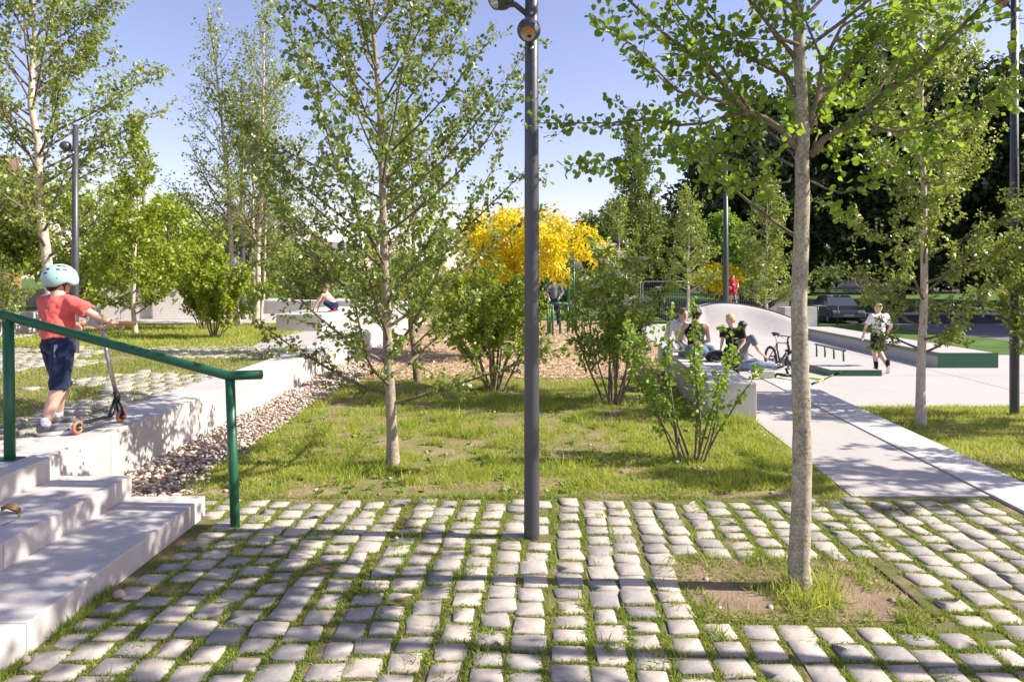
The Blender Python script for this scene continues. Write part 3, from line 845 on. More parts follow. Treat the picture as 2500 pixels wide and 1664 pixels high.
def make_tree(name, label, cat, loc, H, r0, cb, nb, blen, el, upk, per_m, tl, nl, ls, shape, lmat, bmat, seed, group=None,
              wob=.02, lean=(0, 0), cluster=2, sub=0, aspect=.8, spread=.03, r_branch=.35, droop=.25, twig_mat=None, start=.25, top_leaf=True):
    t = thing(name, label, cat, loc, 0, group)
    g = Grow(seed); rg = g.rg
    pts, rad = trunk_line(rg, H, r0, r0 * .12, 14, wob, lean)
    tm = MB(); tm.tube(pts, rad, 12, False)
    for k in range(nb):
        u = ((k + rg.uniform(.1, .9)) / nb); z = cb + (H - cb) * u * .97
        az = k * 2.39996 + rg.normal(0, .35); e = R(el[0] + (el[1] - el[0]) * u) + rg.normal(0, .1)
        L = blen(u) * rg.uniform(.75, 1.15)
        rr = max(.004, r0 * (1 - .85 * z / H) * r_branch)
        b = poly_branch(rg, on_line(pts, z), dirv(az, e), L, 6, upk, .07)
        g.tube(b, rr, rr * .22, 5); g.leafy(b, .45)
        g.twigs(b, rr * .8, per_m, tl[0], tl[1], .25, .14, start, sub)
    if top_leaf:
        g.leafy([p for p in pts if p[2] > H * .8])
    LA = g.leaves(nl, ls, shape, cluster, spread, droop, aspect=aspect)
    finish(t, g, tm, bmat, lmat, LA, shape, twig_mat=twig_mat)
    return t

def make_shrub(name, label, cat, loc, H, stems, spread_ang, nl, ls, shape, lmat, bmat, seed, group=None, per_m=7, tl=(.12, .4), r=.014,
               cluster=2, sub=0, low=.25, upk=.35, base=.08, aspect=.8, dirs=None, spread=.03, droop=.25):
    t = thing(name, label, cat, loc, 0, group)
    g = Grow(seed); rg = g.rg; sm = MB()
    for k in range(stems):
        if dirs and k < len(dirs): az, a, L = dirs[k]
        else: az, a, L = k * 2.39996 + rg.normal(0, .3), rg.uniform(*spread_ang), H * rg.uniform(.7, 1.08)
        d = np.array((math.cos(az) * math.sin(a), math.sin(az) * math.sin(a), math.cos(a)))
        p0 = (base * math.cos(az) * rg.random(), base * math.sin(az) * rg.random(), -.08)
        b = poly_branch(rg, p0, d, L, 8, upk, .06)
        rr = r * rg.uniform(.7, 1.2); n = len(b)
        sm.tube(b, [rr * (1 - .75 * i / (n - 1)) for i in range(n)], 6, False)
        g.leafy(b, low + .25); g.twigs(b, rr * .7, per_m, tl[0], tl[1], .3, .16, low, sub)
    LA = g.leaves(nl, ls, shape, cluster, spread, droop, aspect=aspect)
    sm.build('stems', bmat, t, True)
    if g.mb.v: g.mb.build('twigs', bmat, t, True)
    leaf_obj('foliage', *LA[:5], shape, LA[5], lmat, t)
    return t, g

def make_mass(name, label, cat, loc, dims, trunk_h, trunk_r, nclump, nl, ls, lmat, bmat, seed, group=None, clump=.32, shape='diamond', hang=.0, shell=.55, aspect=.8):
    """a broad tree or bush whose crown is built of leaf clumps carried by limbs"""
    t = thing(name, label, cat, loc, 0, group)
    rg = np.random.default_rng(seed)
    a, b, c = dims; cz = trunk_h + c * .92
    u = unit(rg.normal(0, 1, (nclump, 3))); rad = rg.uniform(shell, 1.0, (nclump, 1)) ** .7
    C = u * rad * (a, b, c) * .82; C[:, 2] = np.maximum(C[:, 2], -c * .80 - hang * rg.random(nclump))
    Rr = clump * rg.uniform(.6, 1.15, nclump) * (a + b + c) / 3
    per = rg.choice(nclump, nl, p=Rr ** 2 / (Rr ** 2).sum())
    q = unit(rg.normal(0, 1, (nl, 3))); k = rg.random((nl, 1)) ** .45
    P = C[per] + q * k * Rr[per][:, None] * (1, 1, .78) + (0, 0, cz)
    P = P + rg.normal(0, ls * .4, P.shape)
    k = P[:, 2] > .06; P, q, per = P[k], q[k], per[k]; nl = len(P)
    D = unit(q + rg.normal(0, .8, (nl, 3)) - (0, 0, .3)); N = unit(q * .9 + rg.normal(0, .6, (nl, 3)) + (0, 0, .5))
    L = ls * rg.uniform(.6, 1.3, nl)
    tone = rg.normal(0, .16, nclump)
    rn = np.clip(rg.normal(.45, .2, nl) + tone[per], 0, 1)
    tm = MB(); pts, rr = trunk_line(rg, cz + c * .3, trunk_r, trunk_r * .25, 8, trunk_r * .25)
    tm.tube(pts, rr, 10, False); tm.build('trunk', bmat, t, True)
    lm = MB()
    for i in range(min(nclump, 26)):
        z0 = trunk_h * .55 + rg.random() * c * .9
        p0 = on_line(pts, z0); p1 = C[i] + (0, 0, cz); m_ = (p0 + p1) / 2 + (0, 0, -.05 * c) + rg.normal(0, .03 * a, 3)
        lm.tube([p0, m_, p1], [trunk_r * .38, trunk_r * .22, trunk_r * .05], 5, False)
    lm.build('branches', bmat, t, True)
    leaf_obj('crown', P, D, N, L, L * aspect * rg.uniform(.8, 1.1, nl), shape, rn, lmat, t)
    return t, P

# ---- the young tree standing in the pit: limbs follow the real ones
ft = thing('young_tree', 'young tree with round leaves and pale trunk in the bare cobble pit', 'tree', (1.54, 3.64, 0))
g = Grow(101); rg = g.rg
tp = [np.array((x, y, z)) for x, y, z in ((0, 0, -.12), (.0, 0, 0), (-.008, .005, .12), (.004, 0, .5), (.006, .0, .9), (.0, .01, 1.2), (-.01, .0, 1.5), (0, -.01, 1.9), (.01, 0, 2.4), (.0, .02, 2.9), (-.03, 0, 3.5), (.02, .02, 4.2), (0, 0, 4.8))]
tr = [.075, .066, .058, .053, .049, .046, .044, .041, .037, .031, .024, .014, .005]
tm = MB(); fine = []; fr = []
for i in range(len(tp) - 1):
    for k in range(5):
        t_ = k / 5; fine.append(tp[i] * (1 - t_) + tp[i + 1] * t_ + np.append(rg.normal(0, .0016, 2), 0)); fr.append((tr[i] * (1 - t_) + tr[i + 1] * t_) * rg.uniform(.975, 1.03))
for i, p in enumerate(fine):                                     # swollen old branch rings
    for zb in (.34, .62, 1.02, 1.22): fr[i] *= 1 + .055 * math.exp(-((p[2] - zb) / .02) ** 2)
fr = [q * .94 for q in fr]
tm.tube(fine, fr, 20, False)
T0 = np.array((1.54, 3.64, 0))
def lp(cx, cy, dy):
    d = 3.64 + dy
    v = up(1300 + cx / 1.963, cy / 1.963, d); return np.array(v) - T0
LIMBS = [
 ([(1265, 705, 0), (1190, 620, -.03), (1110, 565, -.06), (1030, 542, -.08), (930, 420, -.12), (830, 305, -.15), (730, 235, -.18), (640, 170, -.2), (460, 0, -.25), (330, -140, -.3)], .020),
 ([(1030, 542, -.08), (940, 555, -.02), (830, 590, .05), (700, 600, .10), (560, 572, .16), (380, 590, .2), (200, 590, .25), (20, 590, .3)], .011),
 ([(960, 500, -.1), (830, 470, -.2), (700, 440, -.26), (590, 330, -.34), (470, 210, -.4), (300, 120, -.5)], .009),
 ([(1030, 520, -.06), (980, 420, .06), (890, 300, .16), (800, 170, .25), (690, 20, .35), (600, -120, .4)], .010),
 ([(1270, 460, 0), (1210, 360, .06), (1100, 310, .1), (980, 230, .16), (880, 110, .2), (760, -40, .3)], .015),
 ([(1275, 215, 0), (1170, 180, -.06), (1110, 90, -.1), (1040, -40, -.15)], .012),
 ([(1335, 745, 0), (1400, 665, -.06), (1480, 620, -.1), (1560, 570, -.13), (1700, 430, -.2), (1860, 330, -.26), (2010, 180, -.3), (2180, 0, -.38), (2300, -120, -.45)], .020),
 ([(1560, 570, -.13), (1650, 610, -.2), (1750, 630, -.25), (1900, 600, -.32), (2050, 540, -.38), (2200, 480, -.44), (2300, 470, -.5)], .008),
 ([(1600, 530, -.12), (1680, 400, .0), (1780, 220, .08), (1850, 80, .14), (1900, -60, .2)], .011),
 ([(1345, 500, 0), (1410, 430, .08), (1490, 380, .13), (1570, 290, .18), (1590, 180, .22), (1700, 110, .26), (1830, 20, .3)], .014),
 ([(1330, 590, 0), (1380, 400, -.1), (1385, 280, -.14), (1330, 150, -.16), (1280, 20, -.18)], .012),
 ([(1400, 290, -.1), (1480, 130, -.12), (1590, 60, -.15), (1720, 10, -.2)], .011),
 ([(1335, 868, 0), (1400, 900, -.08), (1480, 925, -.13), (1600, 895, -.2), (1740, 800, -.27), (1890, 705, -.34)], .006),
 ([(1255, 795, 0), (1180, 760, .03), (1090, 730, .06), (1030, 660, .08), (975, 570, .1)], .009),
 ([(1180, 758, .03), (1100, 740, .12), (1010, 770, .18), (880, 730, .24), (720, 690, .3), (560, 700, .36)], .007),
 ([(1240, 840, 0), (1230, 870, -.05), (1160, 880, -.1), (1060, 860, -.16), (950, 820, -.22), (820, 780, -.28), (620, 740, -.34), (420, 760, -.4), (240, 780, -.44)], .006),
 ([(1262, 740, 0), (1240, 640, .2), (1225, 500, .34), (1215, 300, .45), (1210, 60, .55)], .010),
 ([(1300, 740, 0), (1380, 720, .1), (1490, 712, .2)], .009),
 ([(1345, 700, 0), (1370, 640, .12), (1355, 560, .22), (1420, 470, .4), (1520, 400, .6)], .007),
]
for pts_, r_ in LIMBS:
    b = [lp(*q) for q in pts_]
    g.tube(b, r_, r_ * .25, 7); g.leafy(b, .5)
    g.twigs(b, r_ * .7, 11, .12, .42, .15, .18, .22, 3, (.4, 1.0))
g2 = Grow(102); g_main = g; g = g2
for k in range(60):                                              # limbs towards and away from the viewer and above the frame
    z = 1.5 + 3.1 * (k + rg.random()) / 60
    az = k * 2.4 + rg.normal(0, .3)
    if z < 2.75 and (abs(math.sin(az)) < .5 or k % 2): continue
    if z < 2.7 and math.sin(az) < 0: continue
    L = (1.35 if z < 3.4 else 1.1) * rg.uniform(.7, 1.15)
    b = poly_branch(rg, on_line(tp, z), dirv(az, R(32 + 14 * rg.random())), L, 7, .35, .06)
    g.tube(b, .011, .0025, 6); g.leafy(b, .45); g.twigs(b, .007, 9, .12, .42, .15, .18, .25, 2, (.4, 1.0))
LB = g.leaves(2500, .062, 'oval', 2, .035, .2, .55, .84)
g2.mb.build('branches', M['bark_brown'], ft, True); leaf_obj('upper_crown', *LB[:5], 'oval', LB[5], M['leaf_front'], ft)['kind'] = 'stuff'
g = g_main
LA = list(g.leaves(4400, .041, 'oval', 2, .035, .2, .55, .84))
tm.build('trunk', M['bark_front'], ft, True)
g.mb.build('branches', M['bark_brown'], ft, True)
# the 300 leaves that show largest are objects of their own
Pw = LA[0] + T0
infr = (np.abs(Pw[:, 0] / Pw[:, 1]) < .74) & ((Pw[:, 2] - EYE) / Pw[:, 1] < .40)
score = np.where(infr, LA[3] / Pw[:, 1], 0)
big = np.argsort(-score)[:300]; rest = np.setdiff1d(np.arange(len(Pw)), big)
leaf_obj('crown', *[a[rest] for a in LA[:5]], 'oval', LA[5][rest], M['leaf_front'], ft)['kind'] = 'stuff'
LV, LF = LEAFS['oval']; lm = []
for k in range(10):
    me = np_mesh('leaf', LV * (1, .84, 1) + rng.normal(0, .012, LV.shape), LF, False, np.full(len(LV), k / 9)); me.materials.append(M['leaf_front']); lm.append(me)
for i in big:
    D = unit(LA[1][i:i + 1])[0]; S = np.cross(LA[2][i], D); S /= np.linalg.norm(S); U = np.cross(D, S)
    o = link('leaf', lm[min(9, int(LA[5][i] * 10))], None, ft)
    Mx = Matrix(((D[0], S[0], U[0], LA[0][i][0]), (D[1], S[1], U[1], LA[0][i][1]), (D[2], S[2], U[2], LA[0][i][2]), (0, 0, 0, 1)))
    o.matrix_basis = Mx @ Matrix.Scale(LA[3][i], 4)

# ---- trees round the lawn
bx = lambda a, b, c=1.0: (lambda u: (a + (b - a) * u) * c)
make_tree('alder_tree', 'open crowned young tree on the lawn with glossy dark leaves', 'tree', (-1.04, 6.0, 0), 5.6, .053, .5, 60,
          lambda u: 1.65 * (1 - u) ** .75 * (.8 + .6 * min(1, u * 3.2)) + .25, (16, 58), .6, 9.5, (.12, .48), 21000, .043, 'round', M['leaf_alder'], M['bark_alder'], 7, start=.12, wob=.012, lean=(-.22, .1), cluster=2, sub=2, aspect=.85, twig_mat=M['bark_brown'])
make_tree('small_tree', 'slender young tree with dark stem behind the glossy leaved lawn tree', 'tree', (-1.5, 10.9, 0), 4.3, .055, .5, 36,
          lambda u: 1.15 * (1 - u) + .25, (20, 60), .5, 8, (.15, .4), 7500, .062, 'round', M['leaf_yellowgreen'], M['bark_brown'], 8, sub=1)
make_tree('birch_tree', 'slender birch on the sunken lawn right of the path', 'tree', (5.15, 8.6, -.22), 7.0, .062, .85, 64,
          lambda u: 1.05 * (1 - u) ** .7 * (.55 + .9 * min(1, u * 4)) + .12, (18, 50), .35, 10, (.12, .5), 20000, .052, 'diamond', M['leaf_birch'], M['bark_birch'], 12, wob=.012, lean=(.12, .1), cluster=3, sub=2, droop=.5, spread=.04, twig_mat=M['bark_brown'])
make_tree('leaning_birch', 'leafy birch beside the dark lamp post at the lawn edge', 'tree', (7.15, 9.0, -.25), 4.2, .05, .6, 44,
          lambda u: 1.25 * (1 - u) ** .7 + .2, (15, 55), .4, 10, (.15, .5), 15000, .062, 'round', M['leaf_birch'], M['bark_birch'], 13, cluster=3, sub=2, droop=.4, spread=.04, twig_mat=M['bark_brown'])
make_tree('shade_tree', 'young tree on the grass beyond the path, out to the right', 'tree', (7.7, 5.3, 0), 5.2, .07, 1.6, 34,
          lambda u: 1.5 * (1 - u) ** .7 + .3, (25, 60), .5, 8, (.15, .5), 6500, .07, 'diamond', M['leaf_front'], M['bark_front'], 14, sub=2)

make_tree('corner_tree', 'young round leaved tree at the right edge of the cobbles', 'tree', (4.05, 2.75, 0), 7.0, .07, 3.3, 40,
          lambda u: 1.75 * (1 - u) ** .6 + .3, (18, 60), .4, 8, (.15, .5), 2600, .075, 'oval', M['leaf_front'], M['bark_front'], 15, sub=2, aspect=.84)
make_tree('lawn_tree', 'young tree farther right on the sunken lawn', 'tree', (10.3, 7.6, -.1), 5.6, .07, 1.5, 36,
          lambda u: 1.6 * (1 - u) ** .7 + .3, (22, 60), .5, 8, (.15, .5), 7500, .065, 'diamond', M['leaf_front'], M['bark_front'], 16, sub=2)
# ---- plaza on the left
x, y = -8.0, 11.9
make_tree('tall_birch', 'tall white barked birch with full crown behind the helmeted child', 'tree', (x, y, PZ), 8.6, .10, 1.5, 70,
          lambda u: 2.1 * (1 - u) ** .75 * (.6 + .8 * min(1, u * 3)) + .2, (25, 60), .45, 7, (.25, .8), 19000, .08, 'diamond', M['leaf_birch'], M['bark_birch'], 21, wob=.03, lean=(-.75, .2), cluster=3, sub=1, spread=.07, twig_mat=M['bark_brown'])
make_tree('narrow_birch', 'narrow light green sapling on the plaza lawn next to a lamp post', 'tree', (-8.2, 14.9, PZ), 4.7, .055, .35, 46,
          lambda u: .95 * (1 - u) ** .9 + .14, (15, 55), .3, 9, (.15, .5), 7500, .085, 'diamond', M['leaf_yellowgreen'], M['bark_birch'], 22, cluster=3, sub=1, spread=.05, twig_mat=M['bark_brown'])
for k, (dx, dy, H, ln, sd) in enumerate(((0, 0, 8.0, (-.75, 0), 31), (.32, .25, 7.2, (-.15, .3), 32), (.5, -.1, 8.2, (.25, 0), 33), (.42, .5, 6.6, (-.05, .4), 34))):
    make_tree('birch_clump', ['white barked birch stem leaning left in the group of four', 'thin back stem of the birch group of four', 'white birch stem leaning right in the group of four', 'thinnest shortest birch stem of the group of four'][k],
              'tree', (-6.95 + dx, 17.3 + dy, PZ), H, (.085, .055, .078, .045)[k], 1.7, 44,
              lambda u: 2.0 * (1 - u) ** .8 + .25, (28, 62), .35, 5.5, (.3, .8), 3300, .078, 'diamond', M['leaf_birch'], M['bark_birch'], sd, 'birch stems on the plaza lawn', wob=.02, lean=ln, cluster=2, sub=1, spread=.08, twig_mat=M['bark_brown'])
SHR = [('bright green rounded shrub on the plaza lawn before the birch stems', (-6.05, 13.9), 1.9, 13, (.05, .6), 8000, .08, 'leaf_yellowgreen', 41),
       ('green many stemmed shrub between the sapling and the rounded shrub', (-7.3, 16.2), 1.9, 10, (.05, .5), 5000, .09, 'leaf_yellowgreen', 42),
       ('thin twiggy shrub by the left wall end behind the child', (-9.6, 12.6), 1.7, 8, (.2, .75), 900, .08, 'leaf_birch', 43)]
for lab, (x, y), H, st, an, nl, ls, lmn, sd in SHR:
    make_shrub('shrub', lab, 'shrub', (x, y, PZ), H, st, an, nl, ls, 'diamond', M[lmn], M['bark_brown'], sd, None, 6, (.2, .6), .016, 2, 1)
# leafy belt behind the plaza
BEL = [(-14.2, 17.5, 4.2, 1.9, 'tall hedge tree behind the far left wall end'), (-12.2, 19.4, 4.4, 1.8, 'hedge tree standing left of the plaza lamp post'), (-10.8, 21.5, 3.9, 1.7, 'loose hedge tree right of the plaza lamp post'),
       (-9.2, 23.5, 3.3, 1.5, 'low hedge tree behind the narrow sapling'), (-13.5, 27, 3.4, 1.9, 'broad hedge tree far behind the white walls'), (-18.3, 24, 5.6, 2.5, 'tallest hedge tree near the brick house'), (-8.2, 28, 2.9, 1.6, 'rounded hedge tree behind the rounded shrub'), (-10.5, 33, 3.4, 2.0, 'far hedge tree below the slate roofs')]
for k, (x, y, H, w, lab) in enumerate(BEL):
    make_mass('hedge_tree', lab, 'tree', (x, y, PZ), (w, w, H * .5), .25, .07, 26, int(3600 * w), .13, M['leaf_yellowgreen' if k % 3 else 'leaf_hedge'], M['bark_brown'], 60 + k, 'leafy belt behind the plaza', .36)
for k, (x, y, w, H, lab) in enumerate([(-5.6, 37, 2.8, 2.6, 'flowering bush left of the far hedge'), (-1.2, 40, 3.2, 2.4, 'low dense hedge bush behind the play area'), (2.2, 36, 2.6, 2.6, 'dark hedge bush behind the green bars'), (-9.5, 44, 4, 3.6, 'large hedge bush below the mansard house')]):
    make_mass('hedge_bush', lab, 'shrub', (x, y, 0.0), (w, 1.6, H * .5), .1, .06, 30, 6500, .16, M['leaf_hedge'], M['bark_brown'], 90 + k, 'bushes along the back of the park', .34)

# ---- shrubs between lawn and wood chips
make_shrub('currant_shrub', 'open shrub of upright bare stems and small lobed leaves before the bench', 'shrub', (1.62, 6.14, 0), 1.25, 15, (.05, .45), 1600, .043, 'lobed', M['leaf_currant'], M['bark_brown'], 51, None, 6, (.08, .25), .011, 2, 0, .3, .25, .12, .95,
           [(pi, .36, 1.4), (2.9, .50, 1.35), (0.1, .40, 1.3), (0.3, .22, 1.5), (pi, .18, 1.5), (2.6, .30, 1.45), (0, .10, 1.4), (1.2, .25, 1.2), (-.3, .52, 1.05), (3.4, .28, 1.4)])
el_t, el_g = make_shrub('flowering_elder', 'elder shrub with cream flower heads at the edge of the wood chips', 'shrub', (1.36, 9.08, 0), 2.05, 12, (.04, .5), 4200, .095, 'diamond', M['leaf_elder'], M['bark_brown'], 52, None, 8, (.15, .42), .018, 3, 1, .3, .3, .12, .5)
t, g_ = make_shrub('young_elder', 'pale green bush on bare yellowish stems beside the lamp post', 'shrub', (-.28, 9.95, 0), 1.75, 15, (.03, .5), 8500, .08, 'diamond', M['leaf_yellowgreen'], M['bark_brown'], 53, None, 7, (.2, .6), .022, 3, 1, .35, .2, .15, .55)
make_mass('golden_shrub', 'large golden yellow leaved shrub behind the lamp post', 'shrub', (.25, 14.2, 0), (2.0, 1.5, 1.0), 1.35, .05, 110, 12500, .10, M['leaf_gold'], M['bark_brown'], 54, None, .16, aspect=.5, shell=.2)
make_mass('golden_bush', 'small golden bush beside the child in red', 'shrub', (9.1, 29.8, -.5), (1.25, 1.0, .85), 1.35, .05, 40, 3600, .15, M['leaf_gold'], M['bark_brown'], 55, None, .28, aspect=.5, shell=.3)
# elder flower heads: flat umbels
rr = np.random.default_rng(5)
tips = [q[1] for q in el_g.seg if q[1][2] > 1.15]; rr.shuffle(tips); heads = []
for c in tips:
    if len(heads) < 30 and all(np.linalg.norm(c - h) > .16 for h in heads): heads.append(c)
for c in heads:
    n = 150; tl_ = rr.normal(0, .35, 2) + (.1, .35); xy = rr.normal(0, .034, (n, 2)); P = c + (0, 0, .015) + np.c_[xy, rr.normal(0, .008, n) + xy @ tl_]
    leaf_obj('flower_head', P, np.c_[rr.normal(0, 1, (n, 2)), np.full(n, .2)], np.c_[rr.normal(0, .5, (n, 2)) - (0, .5), np.ones(n)], np.full(n, .026), np.full(n, .026), 'diamond', rr.random(n), M['blossom'], el_t)['kind'] = 'stuff'

# ---- trees behind the skate plaza
make_tree('white_birch', 'thin white stemmed birch left of the curved ramp', 'tree', (6.9, 26.8, -.55), 5.6, .07, 1.6, 44, lambda u: 1.2 * (1 - u) ** .7 + .2, (20, 60), .3, 5, (.3, .7), 5000, .10, 'diamond', M['leaf_birch'], M['bark_birch'], 71, cluster=3, spread=.08)
make_tree('grey_birch', 'bushy birch standing right of the child in red', 'tree', (11.0, 29.5, -.6), 6.6, .08, .8, 54, lambda u: 1.6 * (1 - u) ** .7 + .25, (20, 55), .3, 5, (.3, .8), 9000, .12, 'diamond', M['leaf_birch'], M['bark_birch'], 72, cluster=3, spread=.1)
make_tree('thin_birch', 'thin young birch before the wire fence', 'tree', (4.9, 31, -.3), 5.4, .06, 1.2, 30, lambda u: .9 * (1 - u) ** .7 + .2, (25, 60), .3, 5, (.3, .7), 2600, .11, 'diamond', M['leaf_birch'], M['bark_birch'], 73, cluster=3, spread=.1)
make_tree('tall_poplar', 'tall open tree with visible stem behind the golden shrub', 'tree', (7.2, 40, -.3), 10.5, .2, 1.6, 60, lambda u: 2.6 * (1 - u) ** .7 + .4, (35, 65), .5, 3.2, (.5, 1.2), 9000, .19, 'diamond', M['leaf_hedge'], M['bark_brown'], 74, cluster=3, sub=1, spread=.15)
for k, (x, y, w, H, m_, lab) in enumerate([(6.6, 45, 3.1, 8.4, 'leaf_hedge', 'rounded grey green tree behind the wire fence'), (10.2, 47, 3.0, 8.0, 'leaf_hedge', 'broad green tree beside the chestnuts'), (12.6, 41, 2.4, 6.6, 'leaf_currant', 'fresh green maple in front of the dark chestnuts'), (4.6, 43, 2.0, 6.0, 'leaf_hedge', 'small green tree at the far end of the play area')]):
    make_mass('park_tree', lab, 'tree', (x, y, -.5), (w, w, H * .44), H * .12, .18, 34, 9000, .24, M[m_], M['bark_dark'], 110 + k, 'trees behind the fence', .34)
CH = [(17.2, 50, 6.0, 14.5, 'dark horse chestnut with the thick trunk left of the walkers'), (27.0, 48, 6.8, 20.5, 'tallest dark horse chestnut in the park'), (34.5, 47, 6.4, 18.5, 'horse chestnut in the park above the parked cars'), (21.8, 54, 6.2, 18, 'horse chestnut rising between the thick trunk and the tallest one'), (41, 55, 6.5, 18, 'horse chestnut farthest along the park road'), (37, 41, 6.2, 17, 'horse chestnut shading the road near the park edge'), (32, 31, 5.5, 15, 'horse chestnut leaning over the side road')]
for k, (x, y, w, H, lab) in enumerate(CH):
    t, P = make_mass('chestnut_tree', lab, 'tree', (x, y, -.45), (w, w, H * .47), H * .10, .48, 90, 22000, .45, M['leaf_chestnut'], M['bark_dark'], 130 + k, 'horse chestnuts in the park', .27, shell=.35)
    rr = np.random.default_rng(k); cz = H * .1 + H * .47 * .92
    rel = (P - (0, 0, cz)) / (w, w, H * .47); sel = np.where((np.linalg.norm(rel, axis=1) > .80) & (P[:, 1] < 0))[0]
    sel = rr.choice(sel, 130); Q = np.repeat(P[sel], 8, 0); n = len(Q)
    Q = Q + np.c_[rr.normal(0, .05, (n, 2)), np.tile(np.linspace(0, .34, 8), len(sel))]
    leaf_obj('blossom', Q, rr.normal(0, 1, (n, 3)), rr.normal(0, 1, (n, 3)), np.full(n, .16), np.full(n, .15), 'diamond', rr.random(n), M['blossom'], t)['kind'] = 'stuff'
for k, (x, y, w, H) in enumerate([(30, 75, 7, 11), (46, 80, 8, 12), (20, 86, 6, 9), (37.5, 88, 6, 8), (57, 86, 8, 11)]):
    make_mass('distant_tree', ['broad distant tree behind the parked cars', 'large distant tree by the far houses', 'small distant tree left of the brick houses', 'low distant tree above the silver car', 'distant tree at the right end of the far wall'][k], 'tree', (x, y, -.3), (w, w, H * .5), H * .03, .4, 40, 7000, .65, M['leaf_chestnut'], M['bark_dark'], 150 + k, None, .33)
# ------------------------------------------------------------------ lamp posts
def spot_head(t, base, d, size, name='spotlight'):
    """round floodlight: shell, rim, reflector and amber emitter, on a bracket"""
    d = Vector(d).normalized()
    m = Matrix.Translation(base) @ d.to_track_quat('Z', 'Y').to_matrix().to_4x4()
    r = size
    prof = [(r * math.sin(pi * i / 14), -r * math.cos(pi * i / 14)) for i in range(0, 11)]
    prof += [(r * .74, r * .80), (r * .72, r * .84), (r * .64, r * .84), (r * .63, r * .78)]
    o = MB().lathe(prof, 28, m).build(name, M['lamp_metal'], t, local=False); smooth_by_angle(o, 40)
    def sub(n, pr, mt):
        q = MB().lathe(pr, 24, m).build(n, mt, o, True); 
        q.matrix_parent_inverse = o.matrix_parent_inverse.copy() @ Matrix.Identity(4)
        q.parent = o; q.matrix_parent_inverse = Matrix.Identity(4)
        return q
    sub('reflector', [(r * .63, r * .78), (r * .5, r * .4), (r * .26, r * .2)], M['glass_dull'])
    sub('emitter', [(r * .26, r * .2), (r * .2, r * .24), (1e-4, r * .24)], M['led'])
    return o
def lamp_post(label, loc, H, r0, r1, heads, group='park lamp posts', arm=True):
    t = thing('lamp_post', label, 'lamp post', loc, 0, group)
    MB().tube([(0, 0, -.3), (0, 0, 0), (0, 0, H * .35), (0, 0, H)], [r0, r0, r0 * .93, r1], 24).build('pole', M['lamp_metal'], t, True)
    for (z, d, s_, off) in heads:
        base = Vector(loc) + Vector((off[0], off[1], z))
        h = spot_head(t, base, d, s_)
        MB().tube([(0, 0, z - s_ * 1.5), Vector((off[0], off[1], z)) * .55 + Vector((0, 0, z - s_ * 1.2)) * .45, (off[0], off[1], z - s_ * .6)], s_ * .22, 10).build('bracket', M['lamp_metal'], t, True)
        MB().tube([(0, 0, z - s_ * 1.35), (0, -r0 * 1.25, z - s_ * 1.35)], s_ * .12, 8).build('bolt', M['steel'], t, True)
    return t
lamp_post('dark grey lamp post in the cobbles with two round spotlights', (.125, 4.34, 0), 6.2, .049, .034,
          [(3.19, (-.10, -.72, -.62), .074, (-.02, -.085)), (3.42, (-.80, -.35, -.52), .082, (-.19, -.03)), (4.6, (.7, -.3, -.6), .08, (.15, -.03))], None)
lamp_post('dark lamp post beside the leafy birch on the sunken lawn', (7.08, 9.62, -.27), 7.0, .06, .04, [(5.8, (-.6, -.4, -.6), .085, (-.16, 0))])
lamp_post('lamp post on the plaza behind the helmeted child', (-7.1, 11.1, PZ), 3.7, .056, .04, [(3.35, (-.6, -.3, -.6), .085, (-.16, 0))])
lamp_post('lamp post behind the white birch stems', (-7.9, 20.0, PZ), 7.0, .085, .055, [(5.2, (-.6, -.4, -.6), .13, (-.2, 0))])
lamp_post('thin far lamp post with one round spotlight left of the sky gap', (-16.4, 30.4, PZ), 6.7, .085, .055, [(5.6, (.6, -.5, -.6), .2, (.28, 0))])
lamp_post('lamp post beside the child in red on the ramp', (8.55, 27.3, -.6), 6.9, .12, .07, [(6.2, (-.6, -.4, -.6), .16, (-.25, 0))])
lamp_post('distant lamp post with a pair of round heads above the fence', (5.9, 38, -.4), 5.2, .08, .06, [(4.0, (-.6, -.4, -.6), .2, (-.5, 0)), (4.0, (.6, -.4, -.6), .2, (.4, 0))])

# ------------------------------------------------------------------ benches, ledges, ramp
def bl(y): return 2.26 + .088 * (y - 7.87)
bn = thing('concrete_bench', 'long low concrete bench block along the path, with people at its far end', 'bench', (2.6, 9.5, 0))
for a, b in ((7.87, 9.42), (9.43, 10.98), (10.99, 12.5)):
    MB().prism([(bl(a), a), (bl(a) + .56, a), (bl(b) + .56, b), (bl(b), b)], -.3, .43).build('bench_block', M['concrete'], bn, bevel=.008, local=False)
tag(MB().box((2.08, 10.1, .10), (.16, .5, .44), rz=-.06).build('timber_edge', M['corten'], bevel=.006), 'short brown timber edging block beside the bench end', 'edging')
lb = thing('concrete_ledge', 'square concrete ledge block on the plaza with a crouching child', 'ledge', (-4.9, 17.2, PZ))
MB().box((-4.85, 16.6, PZ + .18), (1.05, 2.1, .40)).build('ledge_block', M['concrete'], lb, bevel=.01, local=False)
MB().box((-4.85, 18.75, PZ + .18), (1.05, 2.15, .40)).build('ledge_block', M['concrete'], lb, bevel=.01, local=False)
